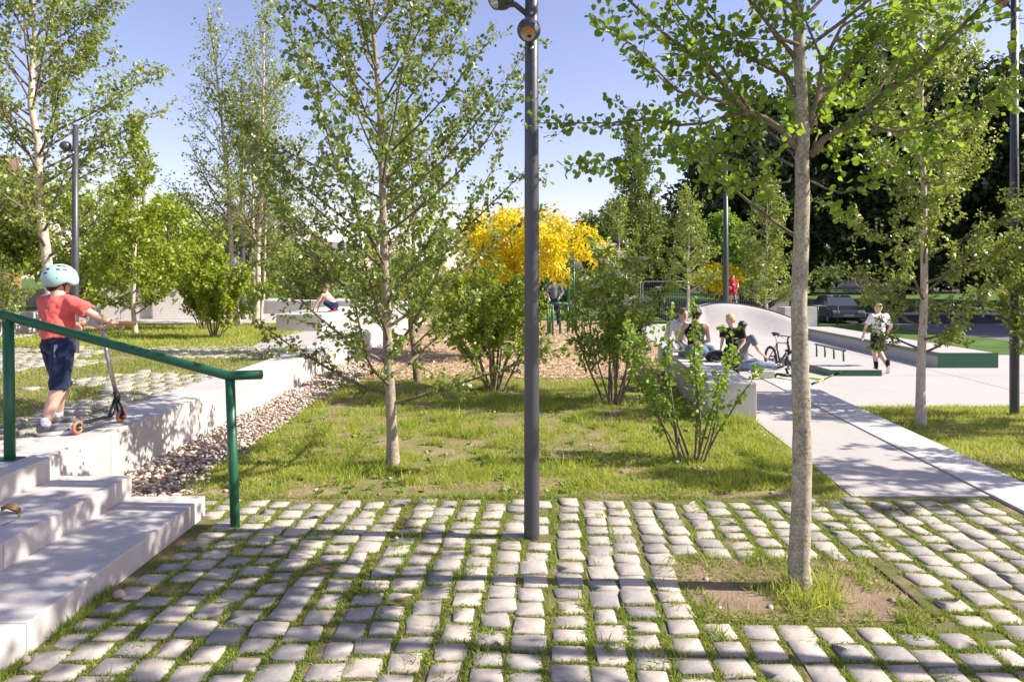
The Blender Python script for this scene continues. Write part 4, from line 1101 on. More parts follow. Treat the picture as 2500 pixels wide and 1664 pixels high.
for lab, c, d in (('white concrete wall behind the plaza lawn', (-12.6, 19.6, PZ + .3), (7.2, .4, 1.2)), ('raised white concrete ledge behind the birch stems', (-6.9, 23.5, PZ + .16), (3.4, .9, .55))):
    w = thing('low_wall', lab, 'wall', (c[0], c[1], PZ))
    if c[0] == -12.6: w.rotation_euler = (0, 0, R(24)); bpy.context.view_layer.update()
    n = max(2, int(d[0] / 2.1))
    for k in range(n):
        MB().box((c[0] - d[0] / 2 + d[0] * (k + .5) / n - c[0], 0, c[2] - PZ), (d[0] / n - .008, d[1], d[2])).build('wall_section', M['concrete'], w, bevel=.008)
w = thing('low_wall', 'low white concrete wall with leaf shadows behind the handrail', 'wall', (-10.75, 15.8, PZ))
for k in range(3):
    MB().box((0, -2.4 + k * 1.65, .14), (.4, 1.64, .62)).build('wall_section', M['concrete'], w, bevel=.008)
struct(MB().prism([(-22, 13.2), (-10.96, 13.2), (-10.96, 18.2), (-22, 21)], PZ - .02, PZ + .40).build('terrace_lawn', M['parkgrass']))
x = np.random.default_rng(3)
SV, SF, SR, nV = [], [], [], 0
for k in range(700):
    V, F, r_, me = pv[x.integers(0, 24)]
    SV.append(V * x.uniform(.05, .1) + (x.uniform(-10.5, -9.9), x.uniform(12.6, 18), PZ + .01)); SF.append(F + nV); SR.append(np.full(len(V), r_)); nV += len(V)
o = link('plaza_gravel', np_mesh('plaza_gravel', np.concatenate(SV), np.concatenate(SF), True, np.concatenate(SR)), M['pebble'], bpy.data.objects['plaza_lawn']); o['kind'] = 'stuff'

# manual pad
mp = thing('skate_pad', 'low concrete skate pad with green steel edge in front of the flat rail', 'skate pad', (6.7, 14.6, zs(14)))
Z0 = zs(14)
MB().prism([(6.52, 13.93), (7.52, 13.93), (7.45, 16.2), (6.35, 16.2)], Z0 - .1, Z0 + .12).build('pad', M['skate'], mp, bevel=.006, local=False)
MB().prism([(6.50, 13.915), (7.54, 13.915), (7.54, 13.928), (6.50, 13.928)], Z0, Z0 + .124).build('edge_plate', M['green_metal'], mp, local=False)
MB().prism([(6.505, 13.93), (6.517, 13.93), (6.347, 16.2), (6.335, 16.2)], Z0, Z0 + .124).build('edge_plate', M['green_metal'], mp, local=False)
fr_ = thing('flat_rail', 'short green flat rail on four posts behind the low skate pad', 'skate rail', (8.0, 17, zs(17)))
A, B = Vector((8.05, 18.1, zs(18.1))), Vector((7.85, 16.1, zs(16.1)))
for k in range(4):
    p = A.lerp(B, .04 + .92 * k / 3)
    MB().tube([p + Vector((0, 0, -.05)), p + Vector((0, 0, .31))], .024, 8).build('post', M['green_metal'], fr_, True, local=False)
d = (B - A).normalized()
MB().box((A + B) / 2 + Vector((0, 0, .325)), ((B - A).length, .06, .04), m=Matrix.Rotation(math.atan2(d.y, d.x), 3, 'Z') @ Matrix.Rotation(-math.asin(d.z), 3, 'Y')).build('rail', M['green_metal'], fr_, local=False)
# long ledge
lg = thing('long_ledge', 'long tapering concrete grind ledge with green steel end plate', 'skate ledge', (10, 16, zs(16)))
ends = [(9.62, 15.4), (11.0, 27.5)]
for k in range(6):
    t0, t1 = k / 6, (k + 1) / 6
    a = [9.62 + 1.6 * t0, 15.4 + 11.5 * t0]; b = [9.62 + 1.6 * t1, 15.4 + 11.5 * t1]
    w0, w1 = 1.3, 1.3
    MB().prism([(a[0], a[1] + .004), (a[0] + w0, a[1] + .004), (b[0] + w1, b[1] - .004), (b[0], b[1] - .004)], -1.2, lambda X, Y: zs(Y) + .33).build('ledge_section', M['skate'], lg, local=False)
    MB().prism([(a[0] - .012, a[1]), (a[0] + .05, a[1]), (b[0] + .05, b[1]), (b[0] - .012, b[1])], lambda X, Y: zs(Y) + .255, lambda X, Y: zs(Y) + .336).build('steel_edge', M['green_metal'], lg, local=False)
MB().prism([(9.60, 15.37), (10.95, 15.37), (10.95, 15.395), (9.60, 15.395)], -.9, zs(15.4) + .34).build('end_plate', M['green_metal'], lg, local=False)
# curved bank
rp = thing('curved_ramp', 'curved concrete skate bank with the child in red standing on top', 'skate ramp', (8.6, 26, zs(26)))
nu, nv = 40, 16
V, F = [], []
for i in range(nu + 1):
    u = i / nu
    cx = 6.3 + 5.0 * u
    y0 = 25.4 - 2.6 * max(0, u - .55) ** 1.6 / .27 * .45 + .6 * (1 - min(1, u * 5)) ** 2
    h = 1.22 * (math.sin(pi * min(1, u / .42) / 2) ** .5 if u < .42 else math.cos(pi / 2 * min(1, (u - .42) / .60)) ** .55)
    h = max(h, .015)
    wv = 1.7 * (.35 + .65 * min(1, u * 4))
    bz = zs(y0)
    for j in range(nv + 1):
        t = j / nv
        if t < .6: q = t / .6; yy = y0 + wv * q; zz = bz + h * q ** 2.1
        elif t < .85: q = (t - .6) / .25; yy = y0 + wv + .9 * q; zz = bz + h
        else: q = (t - .85) / .15; yy = y0 + wv + .9 + .25 * q; zz = bz + h * (1 - q) - .3 * q
        V.append((cx + (.12 * t if u > .9 else 0), yy, zz))
for i in range(nu):
    for j in range(nv):
        a = i * (nv + 1) + j; F.append((a, a + nv + 1, a + nv + 2, a + 1))
nb_ = len(V)
for i in range(nu + 1):
    for j in (0, nv): V.append((V[i * (nv + 1) + j][0], V[i * (nv + 1) + j][1], -1.2))
for i in range(nu):
    a, b = i * (nv + 1), (i + 1) * (nv + 1); c, e = nb_ + 2 * i, nb_ + 2 * (i + 1)
    F.append((a, c, e, b)); F.append((a + nv, b + nv, e + 1, c + 1))
me = bpy.data.meshes.new('bank'); me.from_pydata(V, [], F); me.update()
o = link('bank', me, M['skate'], rp, False); smooth_by_angle(o, 45)
crest = [Vector(V[i * (nv + 1) + int(nv * .6) + 1]) + Vector((0, 0, .004)) for i in range(2, nu - 1)]
MB().tube(crest, .03, 8).build('coping', M['lamp_metal'], rp, True, local=False)
tag(MB().box((12.6, 30.2, -.2), (1.5, .7, 1.1), rz=.12).build('concrete_block', M['concrete'], bevel=.01), 'square concrete seat block behind the curved ramp', 'block')
tag(MB().prism([(12.2, 33), (13.4, 33), (13.4, 33.3), (12.2, 33.3)], -1, lambda X, Y: -.2 + (X - 12.2) * .9).build('stone_slab', M['concrete']), 'leaning pale slab among the shrubs behind the seat block', 'slab')

# exercise bars on the wood chips
eb = thing('exercise_bars', 'low green steel exercise bars on the wood chips', 'exercise bars', (1.4, 19.5, 0))
for x, y in ((1.13, 20.3), (1.05, 19.9), (1.40, 19.9), (1.68, 20.6), (1.79, 20.2), (1.86, 19.7), (1.16, 19.5)):
    MB().tube([(x, y, -.1), (x, y, .88)], .032, 10).build('post', M['green_metal'], eb, True, local=False)
for a, b in (((1.13, 20.3), (1.68, 20.6)), ((1.16, 19.5), (1.86, 19.7)), ((1.05, 19.9), (1.16, 19.5)), ((1.79, 20.2), (1.86, 19.7))):
    MB().tube([(*a, .88), (*b, .88)], .03, 10).build('bar', M['green_metal'], eb, True, local=False)
eb2 = thing('pull_up_frame', 'tall green pull up frame behind the golden shrub', 'exercise bars', (2.1, 21.5, 0))
for x, y in ((1.75, 21.2), (1.93, 21.4), (-1.2, 21.5), (-1.0, 22.2)):
    MB().tube([(x, y, -.1), (x, y, 2.35)], .045, 10).build('post', M['green_metal'], eb2, True, local=False)
for a, b in (((1.75, 21.2), (-1.2, 21.5)), ((1.93, 21.4), (-1.0, 22.2))):
    MB().tube([(*a, 2.3), (*b, 2.3)], .03, 10).build('bar', M['green_metal'], eb2, True, local=False)

# wire fence
M['galv'] = mat_plain('galvanised', (0.45, 0.46, 0.46), 0.5, 0.6, 0.1)
for k in range(4):
    x0 = 4.2 + k * 2.3; y0 = 34.0 - .1 * k
    f_ = thing('fence_panel', ['wire fence panel at the left by the flowering elder', 'wire fence panel with a sign board', 'wire fence panel behind the white stemmed birch', 'wire fence panel behind the golden bush'][k], 'fence', (x0 + 1.1, y0, -.5), 0, 'mobile wire fence panels')
    MB().tube([(x0, y0, -.6), (x0, y0, 1.35), (x0 + .08, y0, 1.45), (x0 + 2.12, y0, 1.45), (x0 + 2.2, y0, 1.35), (x0 + 2.2, y0, -.6)], .024, 8).build('frame', M['galv'], f_, True, local=False)
    w = MB()
    for i in range(1, 20): w.tube([(x0 + i * .11, y0, -.45), (x0 + i * .11, y0, 1.44)], .004, 4)
    for i in range(6): w.tube([(x0, y0, -.4 + i * .3), (x0 + 2.2, y0, -.4 + i * .3)], .004, 4)
    w.build('mesh_infill', M['galv'], f_, local=False)
    MB().box((x0 + 2.25, y0, -.52), (.22, .6, .14)).build('foot', M['concrete'], f_, local=False)
    if k == 1: MB().box((x0 + .75, y0 - .03, 1.0), (.3, .02, .42)).build('sign_board', M['strip'], f_, local=False)

# ------------------------------------------------------------------ people
def capsule(mb, p0, p1, r0, r1, flat0=False, flat1=False, n=14):
    p0, p1 = Vector(p0), Vector(p1); d = p1 - p0; L = d.length
    m = Matrix.Translation(p0) @ d.to_track_quat('Z', 'Y').to_matrix().to_4x4()
    prof = [(1e-5, 0), (r0, 0)] if flat0 else [(r0 * math.sin(pi / 2 * i / 5), -r0 * math.cos(pi / 2 * i / 5)) for i in range(6)]
    prof += [(r1, L), (1e-5, L)] if flat1 else [(r1 * math.cos(pi / 2 * i / 5), L + r1 * math.sin(pi / 2 * i / 5)) for i in range(6)]
    mb.lathe(prof, n, m)
def close(mb_mesh):
    import bmesh
    b = bmesh.new(); b.from_mesh(mb_mesh); bmesh.ops.remove_doubles(b, verts=b.verts, dist=1e-4); bmesh.ops.recalc_face_normals(b, faces=b.faces); b.to_mesh(mb_mesh); b.free()
def blob(name, shapes, mat, parent, vox=.012, sm=8):
    """one continuous surface grown over overlapping limbs"""
    mb = MB()
    for s_ in shapes:
        if s_[0] == 'c': capsule(mb, *s_[1:5], *(s_[5:] if len(s_) > 5 else ()))
        else: mb.ball(s_[1], s_[2], 16, s_[3] if len(s_) > 3 else None, 10)
    me = mb.mesh(name); close(me)
    o = link(name, me, mat, parent, False)
    m = o.modifiers.new('r', 'REMESH'); m.mode = 'VOXEL'; m.voxel_size = vox; m.use_smooth_shade = True
    m2 = o.modifiers.new('s', 'SMOOTH'); m2.factor = .5; m2.iterations = sm
    return o
def crease(o, strength, size):
    tx = bpy.data.textures.new('folds', 'CLOUDS'); tx.noise_scale = size; tx.noise_depth = 1
    d = o.modifiers.new('d', 'DISPLACE'); d.texture = tx; d.strength = strength; d.mid_level = .5
    s2 = o.modifiers.new('s2', 'SMOOTH'); s2.factor = .5; s2.iterations = 2
    return o
def chain(pts, rad, cap=True): return [('c', pts[i], pts[i + 1], rad[i], rad[i + 1]) for i in range(len(pts) - 1)]
def hand(wrist, d, palm_n, side, s=1.0, curl=1.1):
    """palm, four bent fingers of unequal length and a thumb leaving the side of the palm"""
    w, d, n = Vector(wrist), Vector(d).normalized(), Vector(palm_n).normalized()
    n = (n - d * n.dot(d)).normalized(); t = d.cross(n) * side
    sh = []
    c = w + d * .042 * s
    for k in (-1, 0, 1): sh.append(('c', w + t * k * .012 * s, w + d * .07 * s + t * k * .020 * s, .013 * s, .012 * s))
    for k, L in zip((-1.5, -.5, .5, 1.5), (.050, .062, .066, .058)):
        b = w + d * .072 * s + t * k * .0165 * s
        d1 = (d * math.cos(curl * .45) + n * math.sin(curl * .45)); d2 = (d * math.cos(curl * 1.3) + n * math.sin(curl * 1.3)); d3 = (d * math.cos(curl * 2.1) + n * math.sin(curl * 2.1))
        p1 = b + d1 * L * s * .5; p2 = p1 + d2 * L * s * .33; p3 = p2 + d3 * L * s * .27
        sh += [('c', b, p1, .0080 * s, .0076 * s), ('c', p1, p2, .0076 * s, .007 * s), ('c', p2, p3, .007 * s, .0062 * s)]
    b = w + d * .022 * s + t * .022 * s
    p1 = b + (d * .5 + t * .75 + n * .35) * .032 * s; p2 = p1 + (d * .65 + t * .1 + n * .8) * .026 * s
    sh += [('c', b, p1, .0105 * s, .009 * s), ('c', p1, p2, .009 * s, .007 * s)]
    return sh
def head_shapes(c, f, s=1.0):
    """skull, jaw, nose, brow, lips and ears; c centre, f facing"""
    c = Vector(c); f = Vector(f).normalized(); upv = Vector((0, 0, 1)); upv = (upv - f * upv.dot(f)).normalized(); r = f.cross(upv)
    m = Matrix((r, f, upv)).transposed()
    sh = [('e', c, (.070 * s, .086 * s, .094 * s), m), ('e', c + f * .016 * s - upv * .05 * s, (.054 * s, .066 * s, .058 * s), m),
          ('c', c + f * .078 * s + upv * .004 * s, c + f * .094 * s - upv * .024 * s, .008 * s, .013 * s),
          ('e', c + f * .068 * s - upv * .055 * s, (.022 * s, .012 * s, .008 * s), m), ('e', c + f * .062 * s - upv * .085 * s, (.02 * s, .018 * s, .016 * s), m)]
    for k in (-1, 1):
        sh.append(('e', c + r * k * .072 * s - f * .004 * s - upv * .008 * s, (.010 * s, .020 * s, .031 * s), m))
    return sh, (f, upv, r, m)
def eyes(c, ax, parent, s=1.0):
    f, u_, r, m = ax
    for k in (-1, 1):
        MB().ball(Vector(c) + f * .077 * s + r * k * .029 * s + u_ * .008 * s, (.012 * s, .006 * s, .007 * s), 10, m, 6).build('eye', M['black'], parent, True, local=False)
M['skin'] = mat_plain('skin', (0.62, 0.40, 0.31), 0.55, 0, .06, 25)
for q in (M['skin'],):
    p = q.node_tree.nodes['Principled BSDF']; p.inputs['Subsurface Weight'].default_value = .12; p.inputs['Subsurface Radius'].default_value = (.02, .008, .004)
M['hair_dark'] = mat_plain('hair_dark', (0.018, 0.012, 0.010), .5, 0, .3, 60, .8, 140)
M['hair_blond'] = mat_plain('hair_blond', (0.55, 0.38, 0.19), .55, 0, .25, 60, .8, 140)
M['hair_brown'] = mat_plain('hair_brown', (0.16, 0.09, 0.05), .55, 0, .25, 60, .8, 140)
M['coral'] = mat_cloth('coral_cotton', (0.70, 0.125, 0.105), .06, .8, 7)
M['denim'] = mat_cloth('navy_denim', (0.014, 0.022, 0.06), .25, .6, 10)
M['denim_light'] = mat_cloth('washed_denim', (0.14, 0.19, 0.28), .2, .5, 10)
M['white_cloth'] = mat_cloth('white_cotton', (0.72, 0.71, 0.74), .04, .5, 8)
M['black_cloth'] = mat_cloth('black_cotton', (0.016, 0.015, 0.017), .15, .5, 8)
M['red_cloth'] = mat_cloth('red_jersey', (0.60, 0.012, 0.025), .06, .4, 8)
M['grey_cloth'] = mat_cloth('grey_cotton', (0.13, 0.14, 0.17), .1, .5, 8)
M['shoe_grey'] = mat_cloth('shoe_grey', (0.15, 0.14, 0.15), .1, .2, 20)
M['shoe_sole'] = mat_plain('shoe_sole', (0.72, 0.68, 0.66), .6)
M['mint'] = mat_plain('helmet_mint', (0.34, 0.52, 0.51), .35, 0, .03, 6)
M['gum'] = mat_plain('gum_rubber', (0.58, 0.27, 0.10), .7, 0, .08)
M['tan_wheel'] = mat_plain('amber_wheel', (0.36, 0.14, 0.075), .45, 0, .1)
M['neon'] = mat_plain('neon_yellow', (0.55, 0.68, 0.04), .45, 0, .05)
M['pinksole'] = mat_plain('shoe_pink', (0.65, 0.3, 0.27), .6)

def shoe(t, ankle, toe_dir, L=.22, s=1.0, upper=None, sole=None, pitch=0.0, ground=None):
    a = Vector(ankle); f = Vector(toe_dir); f.normalize(); upv = Vector((0, 0, 1))
    g = ground if ground is not None else a.z - .085 * s
    up_ = (upv - f * upv.dot(f)).normalized(); r = f.cross(up_); m = Matrix((r, f, up_)).transposed()
    b = Vector((a.x, a.y, a.z)) - up_ * (a.z - g) if abs(f.z) < .3 else a - up_ * .08 * s
    o = blob('shoe', [('e', b - f * .015 + up_ * .05 * s, (.034 * s, .05 * s, .046 * s), m), ('e', b + f * L * .32 + up_ * .036 * s, (.037 * s, L * .36, .032 * s), m), ('c', b + f * .0 + up_ * .05, a + up_ * .01, .036 * s, .034 * s),
                      ('e', b + f * L * .5 + up_ * .032 * s, (.036 * s, .05 * s, .026 * s), m)], upper or M['shoe_grey'], t, .008, 4)
    q = MB()
    pts = []
    for i in range(16):
        an = 2 * pi * i / 16; ww = .041 * s * (1 + .12 * math.sin(an)); pts.append(b + r * math.cos(an) * ww + f * (L * .28 + L * .56 * math.sin(an)))
    n = 16; q.v = [tuple(p + up_ * .002) for p in pts] + [tuple(p + up_ * .030 * s) for p in pts]
    q.f = [tuple(range(n - 1, -1, -1)), tuple(range(n, 2 * n))] + [(i, (i + 1) % n, n + (i + 1) % n, n + i) for i in range(n)]
    so = q.build('sole', sole or M['shoe_sole'], o, False, bevel=.006)
    so.matrix_parent_inverse = Matrix.Identity(4)
    return o

# ---- scooter
def scooter(label, rear, front, stem_top, grips, mats, s=1.0, upv=(0, 0, 1)):
    """rear/front wheel centres, handlebar centre and the two grip ends"""
    rear, front, st = Vector(rear), Vector(front), Vector(stem_top)
    U = Vector(upv)
    t = thing('kick_scooter', label, 'scooter', (rear.x, rear.y, rear.z - .055 * s))
    f = (front - rear).normalized(); r = f.cross(U).normalized(); m = Matrix((r, f, U)).transposed()
    for c in (rear, front):
        w = MB().torus(c, .040 * s, .0145 * s, n=24, k=8, m=m).build('wheel', mats['wheel'], t, True, local=False)
        h = MB(); h.lathe([(1e-4, -.011 * s), (.030 * s, -.011 * s), (.030 * s, .011 * s), (1e-4, .011 * s)], 16, Matrix.Translation(c) @ (m @ Matrix.Rotation(pi / 2, 3, 'Y')).to_4x4())
        hb = h.build('hub', M['black'], w); hb.matrix_parent_inverse = Matrix.Identity(4)
        MB().tube([c - r * .035 * s, c + r * .035 * s], .007 * s, 8).build('axle', M['steel'], t, True, local=False)
    a = rear + f * .045 * s + U * .012 * s; b = front - f * .13 * s + U * .012 * s
    MB().box((a + b) / 2, (.105 * s, (b - a).length, .022 * s), m=m).build('deck', mats['deck'], t, bevel=.006, local=False)
    MB().box((a + b) / 2 + U * .013 * s, (.098 * s, (b - a).length * .92, .003 * s), m=m).build('grip_tape', M['black'], t, local=False)
    MB().tube([rear + U * .01 * s - r * .028 * s, a - r * .03 * s], .01 * s, 6).build('rear_stay', mats['deck'], t, local=False)
    MB().tube([rear + U * .01 * s + r * .028 * s, a + r * .03 * s], .01 * s, 6).build('rear_stay', mats['deck'], t, local=False)
    hd = front + (st - front).normalized() * .16 * s
    MB().tube([b, b + U * .03 * s + f * .02 * s, hd - f * .012 * s], [.022 * s, .021 * s, .02 * s], 10).build('neck', M['black'], t, True, local=False)
    for k in (-1, 1):
        MB().tube([front + r * k * .022 * s, front + r * k * .022 * s + (hd - front) * .55, hd], .010 * s, 8).build('fork', M['black'], t, True, local=False)
    MB().tube([hd - (st - hd).normalized() * .02, hd + (st - hd).normalized() * .055 * s], .024 * s, 12).build('clamp', M['black'], t, True, local=False)
    MB().tube([hd, st], .0175 * s, 14).build('stem', mats['bar'], t, True, local=False)
    g0, g1 = Vector(grips[0]), Vector(grips[1])
    bar = [g0, g0.lerp(g1, .28), g0.lerp(g1, .40) * .55 + st * .45, st, g1.lerp(g0, .40) * .55 + st * .45, g1.lerp(g0, .28), g1]
    MB().tube(bar, .0125 * s, 12).build('handlebar', mats['bar'], t, True, local=False)
    for a, b in ((g0, g1), (g1, g0)):
        MB().tube([a.lerp(b, -.015), a.lerp(b, .0), a.lerp(b, .22)], [.014 * s, .017 * s, .017 * s], 12).build('grip', mats['grip'], t, True, local=False)
    return t
SC = scooter('silver stunt scooter with tan grips on the wall top', (-3.372, 5.30, PZ + .056), (-3.285, 5.74, PZ + .056), (-3.365, 5.60, 1.215), ((-3.64, 5.665, 1.262), (-3.09, 5.56, 1.275)),
        {'wheel': M['tan_wheel'], 'deck': mat_plain('scooter_deck', (.20, .19, .19), .4, .6), 'bar': M['steel'], 'grip': M['gum']})

dl = thing('dry_leaf', 'curled dry brown leaf with a long stalk lying on the middle step', 'leaf', (-2.92, 3.98, .276))
M['dryleaf'] = mat_plain('dry_leaf', (.30, .19, .09), .8, 0, .3, 40, .4)
q = MB()
for i in range(7):
    for j in range(5):
        u, v = i / 6, j / 4 - .5
        q.v.append((-.055 + .11 * u, .07 * v * math.sin(pi * (.1 + .85 * u)), .012 + .028 * (2 * v) ** 2 + .014 * math.sin(5 * u)))
q.f = [(i * 5 + j, (i + 1) * 5 + j, (i + 1) * 5 + j + 1, i * 5 + j + 1) for i in range(6) for j in range(4)]
q.build('blade', M['dryleaf'], dl, True)
MB().tube([(.05, 0, .02), (.09, -.04, .012), (.11, -.12, .004), (.10, -.2, .004)], .0035, 6).build('stalk', M['dryleaf'], dl, True)
make_shrub('wall_weed', 'small yellow green weed at the foot of the white wall', 'plant', (-3.10, 5.12, -.02), .22, 7, (.05, .5), 150, .022, 'round', M['leaf_yellowgreen'], M['bark_brown'], 401, None, 14, (.03, .08), .003, 2, 0, .1, .2, .02)
# ---- the child with the helmet
kid = thing('person', 'child in coral t-shirt, denim shorts and mint helmet gripping a scooter', 'person', (-3.63, 5.42, PZ))
hc = Vector((-3.625, 5.47, 1.625)); fc = Vector((.62, .78, -.08))
hs, ax = head_shapes(hc, fc, .97)
LS, RS = Vector((-3.765, 5.50, 1.452)), Vector((-3.475, 5.40, 1.448))
LE, RE = Vector((-3.80, 5.60, 1.30)), Vector((-3.305, 5.40, 1.352))
LW, RW = Vector((-3.635, 5.625, 1.268)), Vector((-3.245, 5.545, 1.283))
PV = Vector((-3.605, 5.42, 1.14)); CH_ = Vector((-3.62, 5.45, 1.40))
LH, RH = PV + Vector((-.065, .03, -.03)), PV + Vector((.06, -.03, -.03))
RK, RA = Vector((-3.525, 5.33, .80)), Vector((-3.60, 5.275, .525))
LK, LA_ = Vector((-3.665, 5.58, .79)), Vector((-3.725, 5.60, .53))
ff = Vector((.80, .30, 0)).normalized()
body = hs + chain([hc - Vector((0, 0, .03)) - fc * .02, CH_ + Vector((0, 0, .06))], [.048, .055])
body += [('e', CH_, (.125, .085, .12), Matrix.Rotation(-.35, 3, 'Z'))] + chain([CH_, PV], [.10, .095]) + [('e', PV, (.11, .09, .09), Matrix.Rotation(-.35, 3, 'Z'))]
for S, E, W in ((LS, LE, LW), (RS, RE, RW)): body += chain([CH_ * .35 + S * .65, S, E, W], [.05, .042, .031, .022])
for Hh, K, A_ in ((LH, LK, LA_), (RH, RK, RA)):
    mid = K.lerp(A_, .35) - ff * .012
    body += chain([Hh, K, mid, A_, A_ - Vector((0, 0, .05))], [.075, .052, .050, .032, .03])
body += hand(RW, (RW - RE) + Vector((.03, .06, 0)), (.25, .1, -.9), 1, .95, 1.25) + hand(LW, (LW - LE), (.3, .2, -.9), -1, .95, 1.25)
blob('body', body, M['skin'], kid, .0065, 5)
eyes(hc, ax, kid, .97)
zt = Matrix.Rotation(-.35, 3, 'Z')
tee = [('e', CH_ + Vector((0, 0, -.01)), (.148, .105, .125), zt), ('c', CH_ + Vector((0, 0, -.02)), PV + Vector((.005, .0, .02)), .115, .122, False, True), ('e', PV + Vector((0, 0, .11)), (.135, .108, .12), zt),
       ('c', LS.lerp(CH_, .5) + Vector((0, 0, .045)), RS.lerp(CH_, .5) + Vector((0, 0, .045)), .05, .05), ('c', hc - Vector((.005, .0, .165)), CH_, .062, .08, True, False)]
for S, E in ((LS, LE), (RS, RE)): tee.append(('c', CH_ * .45 + S * .55, S.lerp(E, .18), .068, .06)); tee.append(('c', S, S.lerp(E, .72), .058, .064, False, True))
crease(blob('t_shirt', tee, M['coral'], kid, .0085, 5), .020, .055)
sh = [('e', PV + Vector((0, 0, -.01)), (.118, .10, .095), zt), ('c', PV + Vector((0, 0, .0)), PV + Vector((0, 0, .06)), .112, .108, False, True)]
for Hh, K, A_ in ((LH, LK, LA_), (RH, RK, RA)):
    sh.append(('c', Hh, K + (A_ - K) * .12, .088, .070, False, True))
so_ = crease(blob('denim_shorts', sh, M['denim'], kid, .0085, 4), .016, .05)
bkp = PV + Vector((.085, -.085, -.06))
MB().box(bkp + Vector((-.01, -.028, 0)), (.055, .006, .10), m=Matrix.Rotation(.5, 3, 'Z') @ Matrix.Rotation(-.1, 3, 'X')).build('back_pocket', M['denim_light'], kid, bevel=.002, local=False)
for K, A_, gz in ((RK, RA, PZ), (LK, LA_, PZ)):
    MB().tube([A_ + Vector((0, 0, .045)), A_, A_ - Vector((0, 0, .03))], [.037, .037, .036], 14).build('sock', M['white_cloth'], kid, True, local=False)
shoe(kid, RA, ff, .225, 1.05, None, None, 0, PZ); shoe(kid, LA_, Vector((.85, .2, 0)), .225, 1.05, None, None, 0, PZ)
# hair below the helmet, the helmet with its ear cut-outs, vents and straps
f, u_, r_, m_ = ax
blob('hair', [('e', hc - f * .020 + u_ * .012, (.077, .085, .088), m_), ('e', hc - f * .045 - u_ * .045, (.064, .048, .052), m_)], M['hair_dark'], kid, .007, 3)
hv, hf = [], []
NU, NV_ = 40, 14
for j in range(NV_ + 1):
    for i in range(NU):
        az = 2 * pi * i / NU                    # 0 = forward
        low = -.62 + .30 * math.cos(az) ** 2 * (1 if math.cos(az) > 0 else .0) + .34 * math.exp(-((abs(math.atan2(math.sin(az), math.cos(az))) - 1.45) / .38) ** 2) - .06 * max(0, -math.cos(az))
        e = pi / 2 - (pi / 2 - low) * j / NV_
        rad = 1.0 + (.06 * max(0, math.cos(az)) ** 2 * (j / NV_) ** 4)
        hv.append(hc + u_ * .016 + (f * math.cos(az) * .124 + r_ * math.sin(az) * .106) * math.cos(e) * rad + u_ * math.sin(e) * .112)
for j in range(NV_):
    for i in range(NU): hf.append((j * NU + i, (j + 1) * NU + i, (j + 1) * NU + (i + 1) % NU, j * NU + (i + 1) % NU))
me = bpy.data.meshes.new('helmet'); me.from_pydata(hv, [], hf); me.update(); me.polygons.foreach_set('use_smooth', np.ones(len(hf), dtype=bool))
hel = link('helmet', me, M['mint'], kid, False); md = hel.modifiers.new('t', 'SOLIDIFY'); md.thickness = .014; md.offset = 0
for az, e, w in ((2.0, .95, .0), (1.55, .95, 0), (2.0, .62, 0), (1.55, .62, 0), (2.75, .60, 0), (2.75, .30, 0), (-2.0, .9, 0), (-2.6, .5, 0), (.5, .8, 0)):
    n_ = (f * math.cos(az) * math.cos(e) / .128 + r_ * math.sin(az) * math.cos(e) / .106 + u_ * math.sin(e) / .112).normalized()
    p = hc + u_ * .016 + (f * math.cos(az) * .124 + r_ * math.sin(az) * .106) * math.cos(e) + u_ * math.sin(e) * .112
    tx_ = n_.cross(u_).normalized(); ty_ = n_.cross(tx_)
    q = MB().box(p, (.028, .012, .022), m=Matrix((tx_, ty_, n_)).transposed()).build('vent', M['black'], hel, bevel=.003); q.matrix_parent_inverse = Matrix.Identity(4)
for k in (-1, 1):
    ear = hc + r_ * k * .082
    q = MB().tube([hc + r_ * k * .10 + f * .035 + u_ * .03, ear + f * .012 - u_ * .045, hc + f * .045 - u_ * .112], .006, 6).build('strap', M['black'], hel, True); q.matrix_parent_inverse = Matrix.Identity(4)
    q = MB().tube([hc + r_ * k * .10 - f * .055 + u_ * .02, ear + f * .006 - u_ * .045], .006, 6).build('strap', M['black'], hel, True); q.matrix_parent_inverse = Matrix.Identity(4)
q = MB().tube([hc + r_ * .05 + f * .05 - u_ * .105, hc + r_ * .09 + f * .06 - u_ * .085], .005, 6).build('strap', M['black'], hel, True); q.matrix_parent_inverse = Matrix.Identity(4)

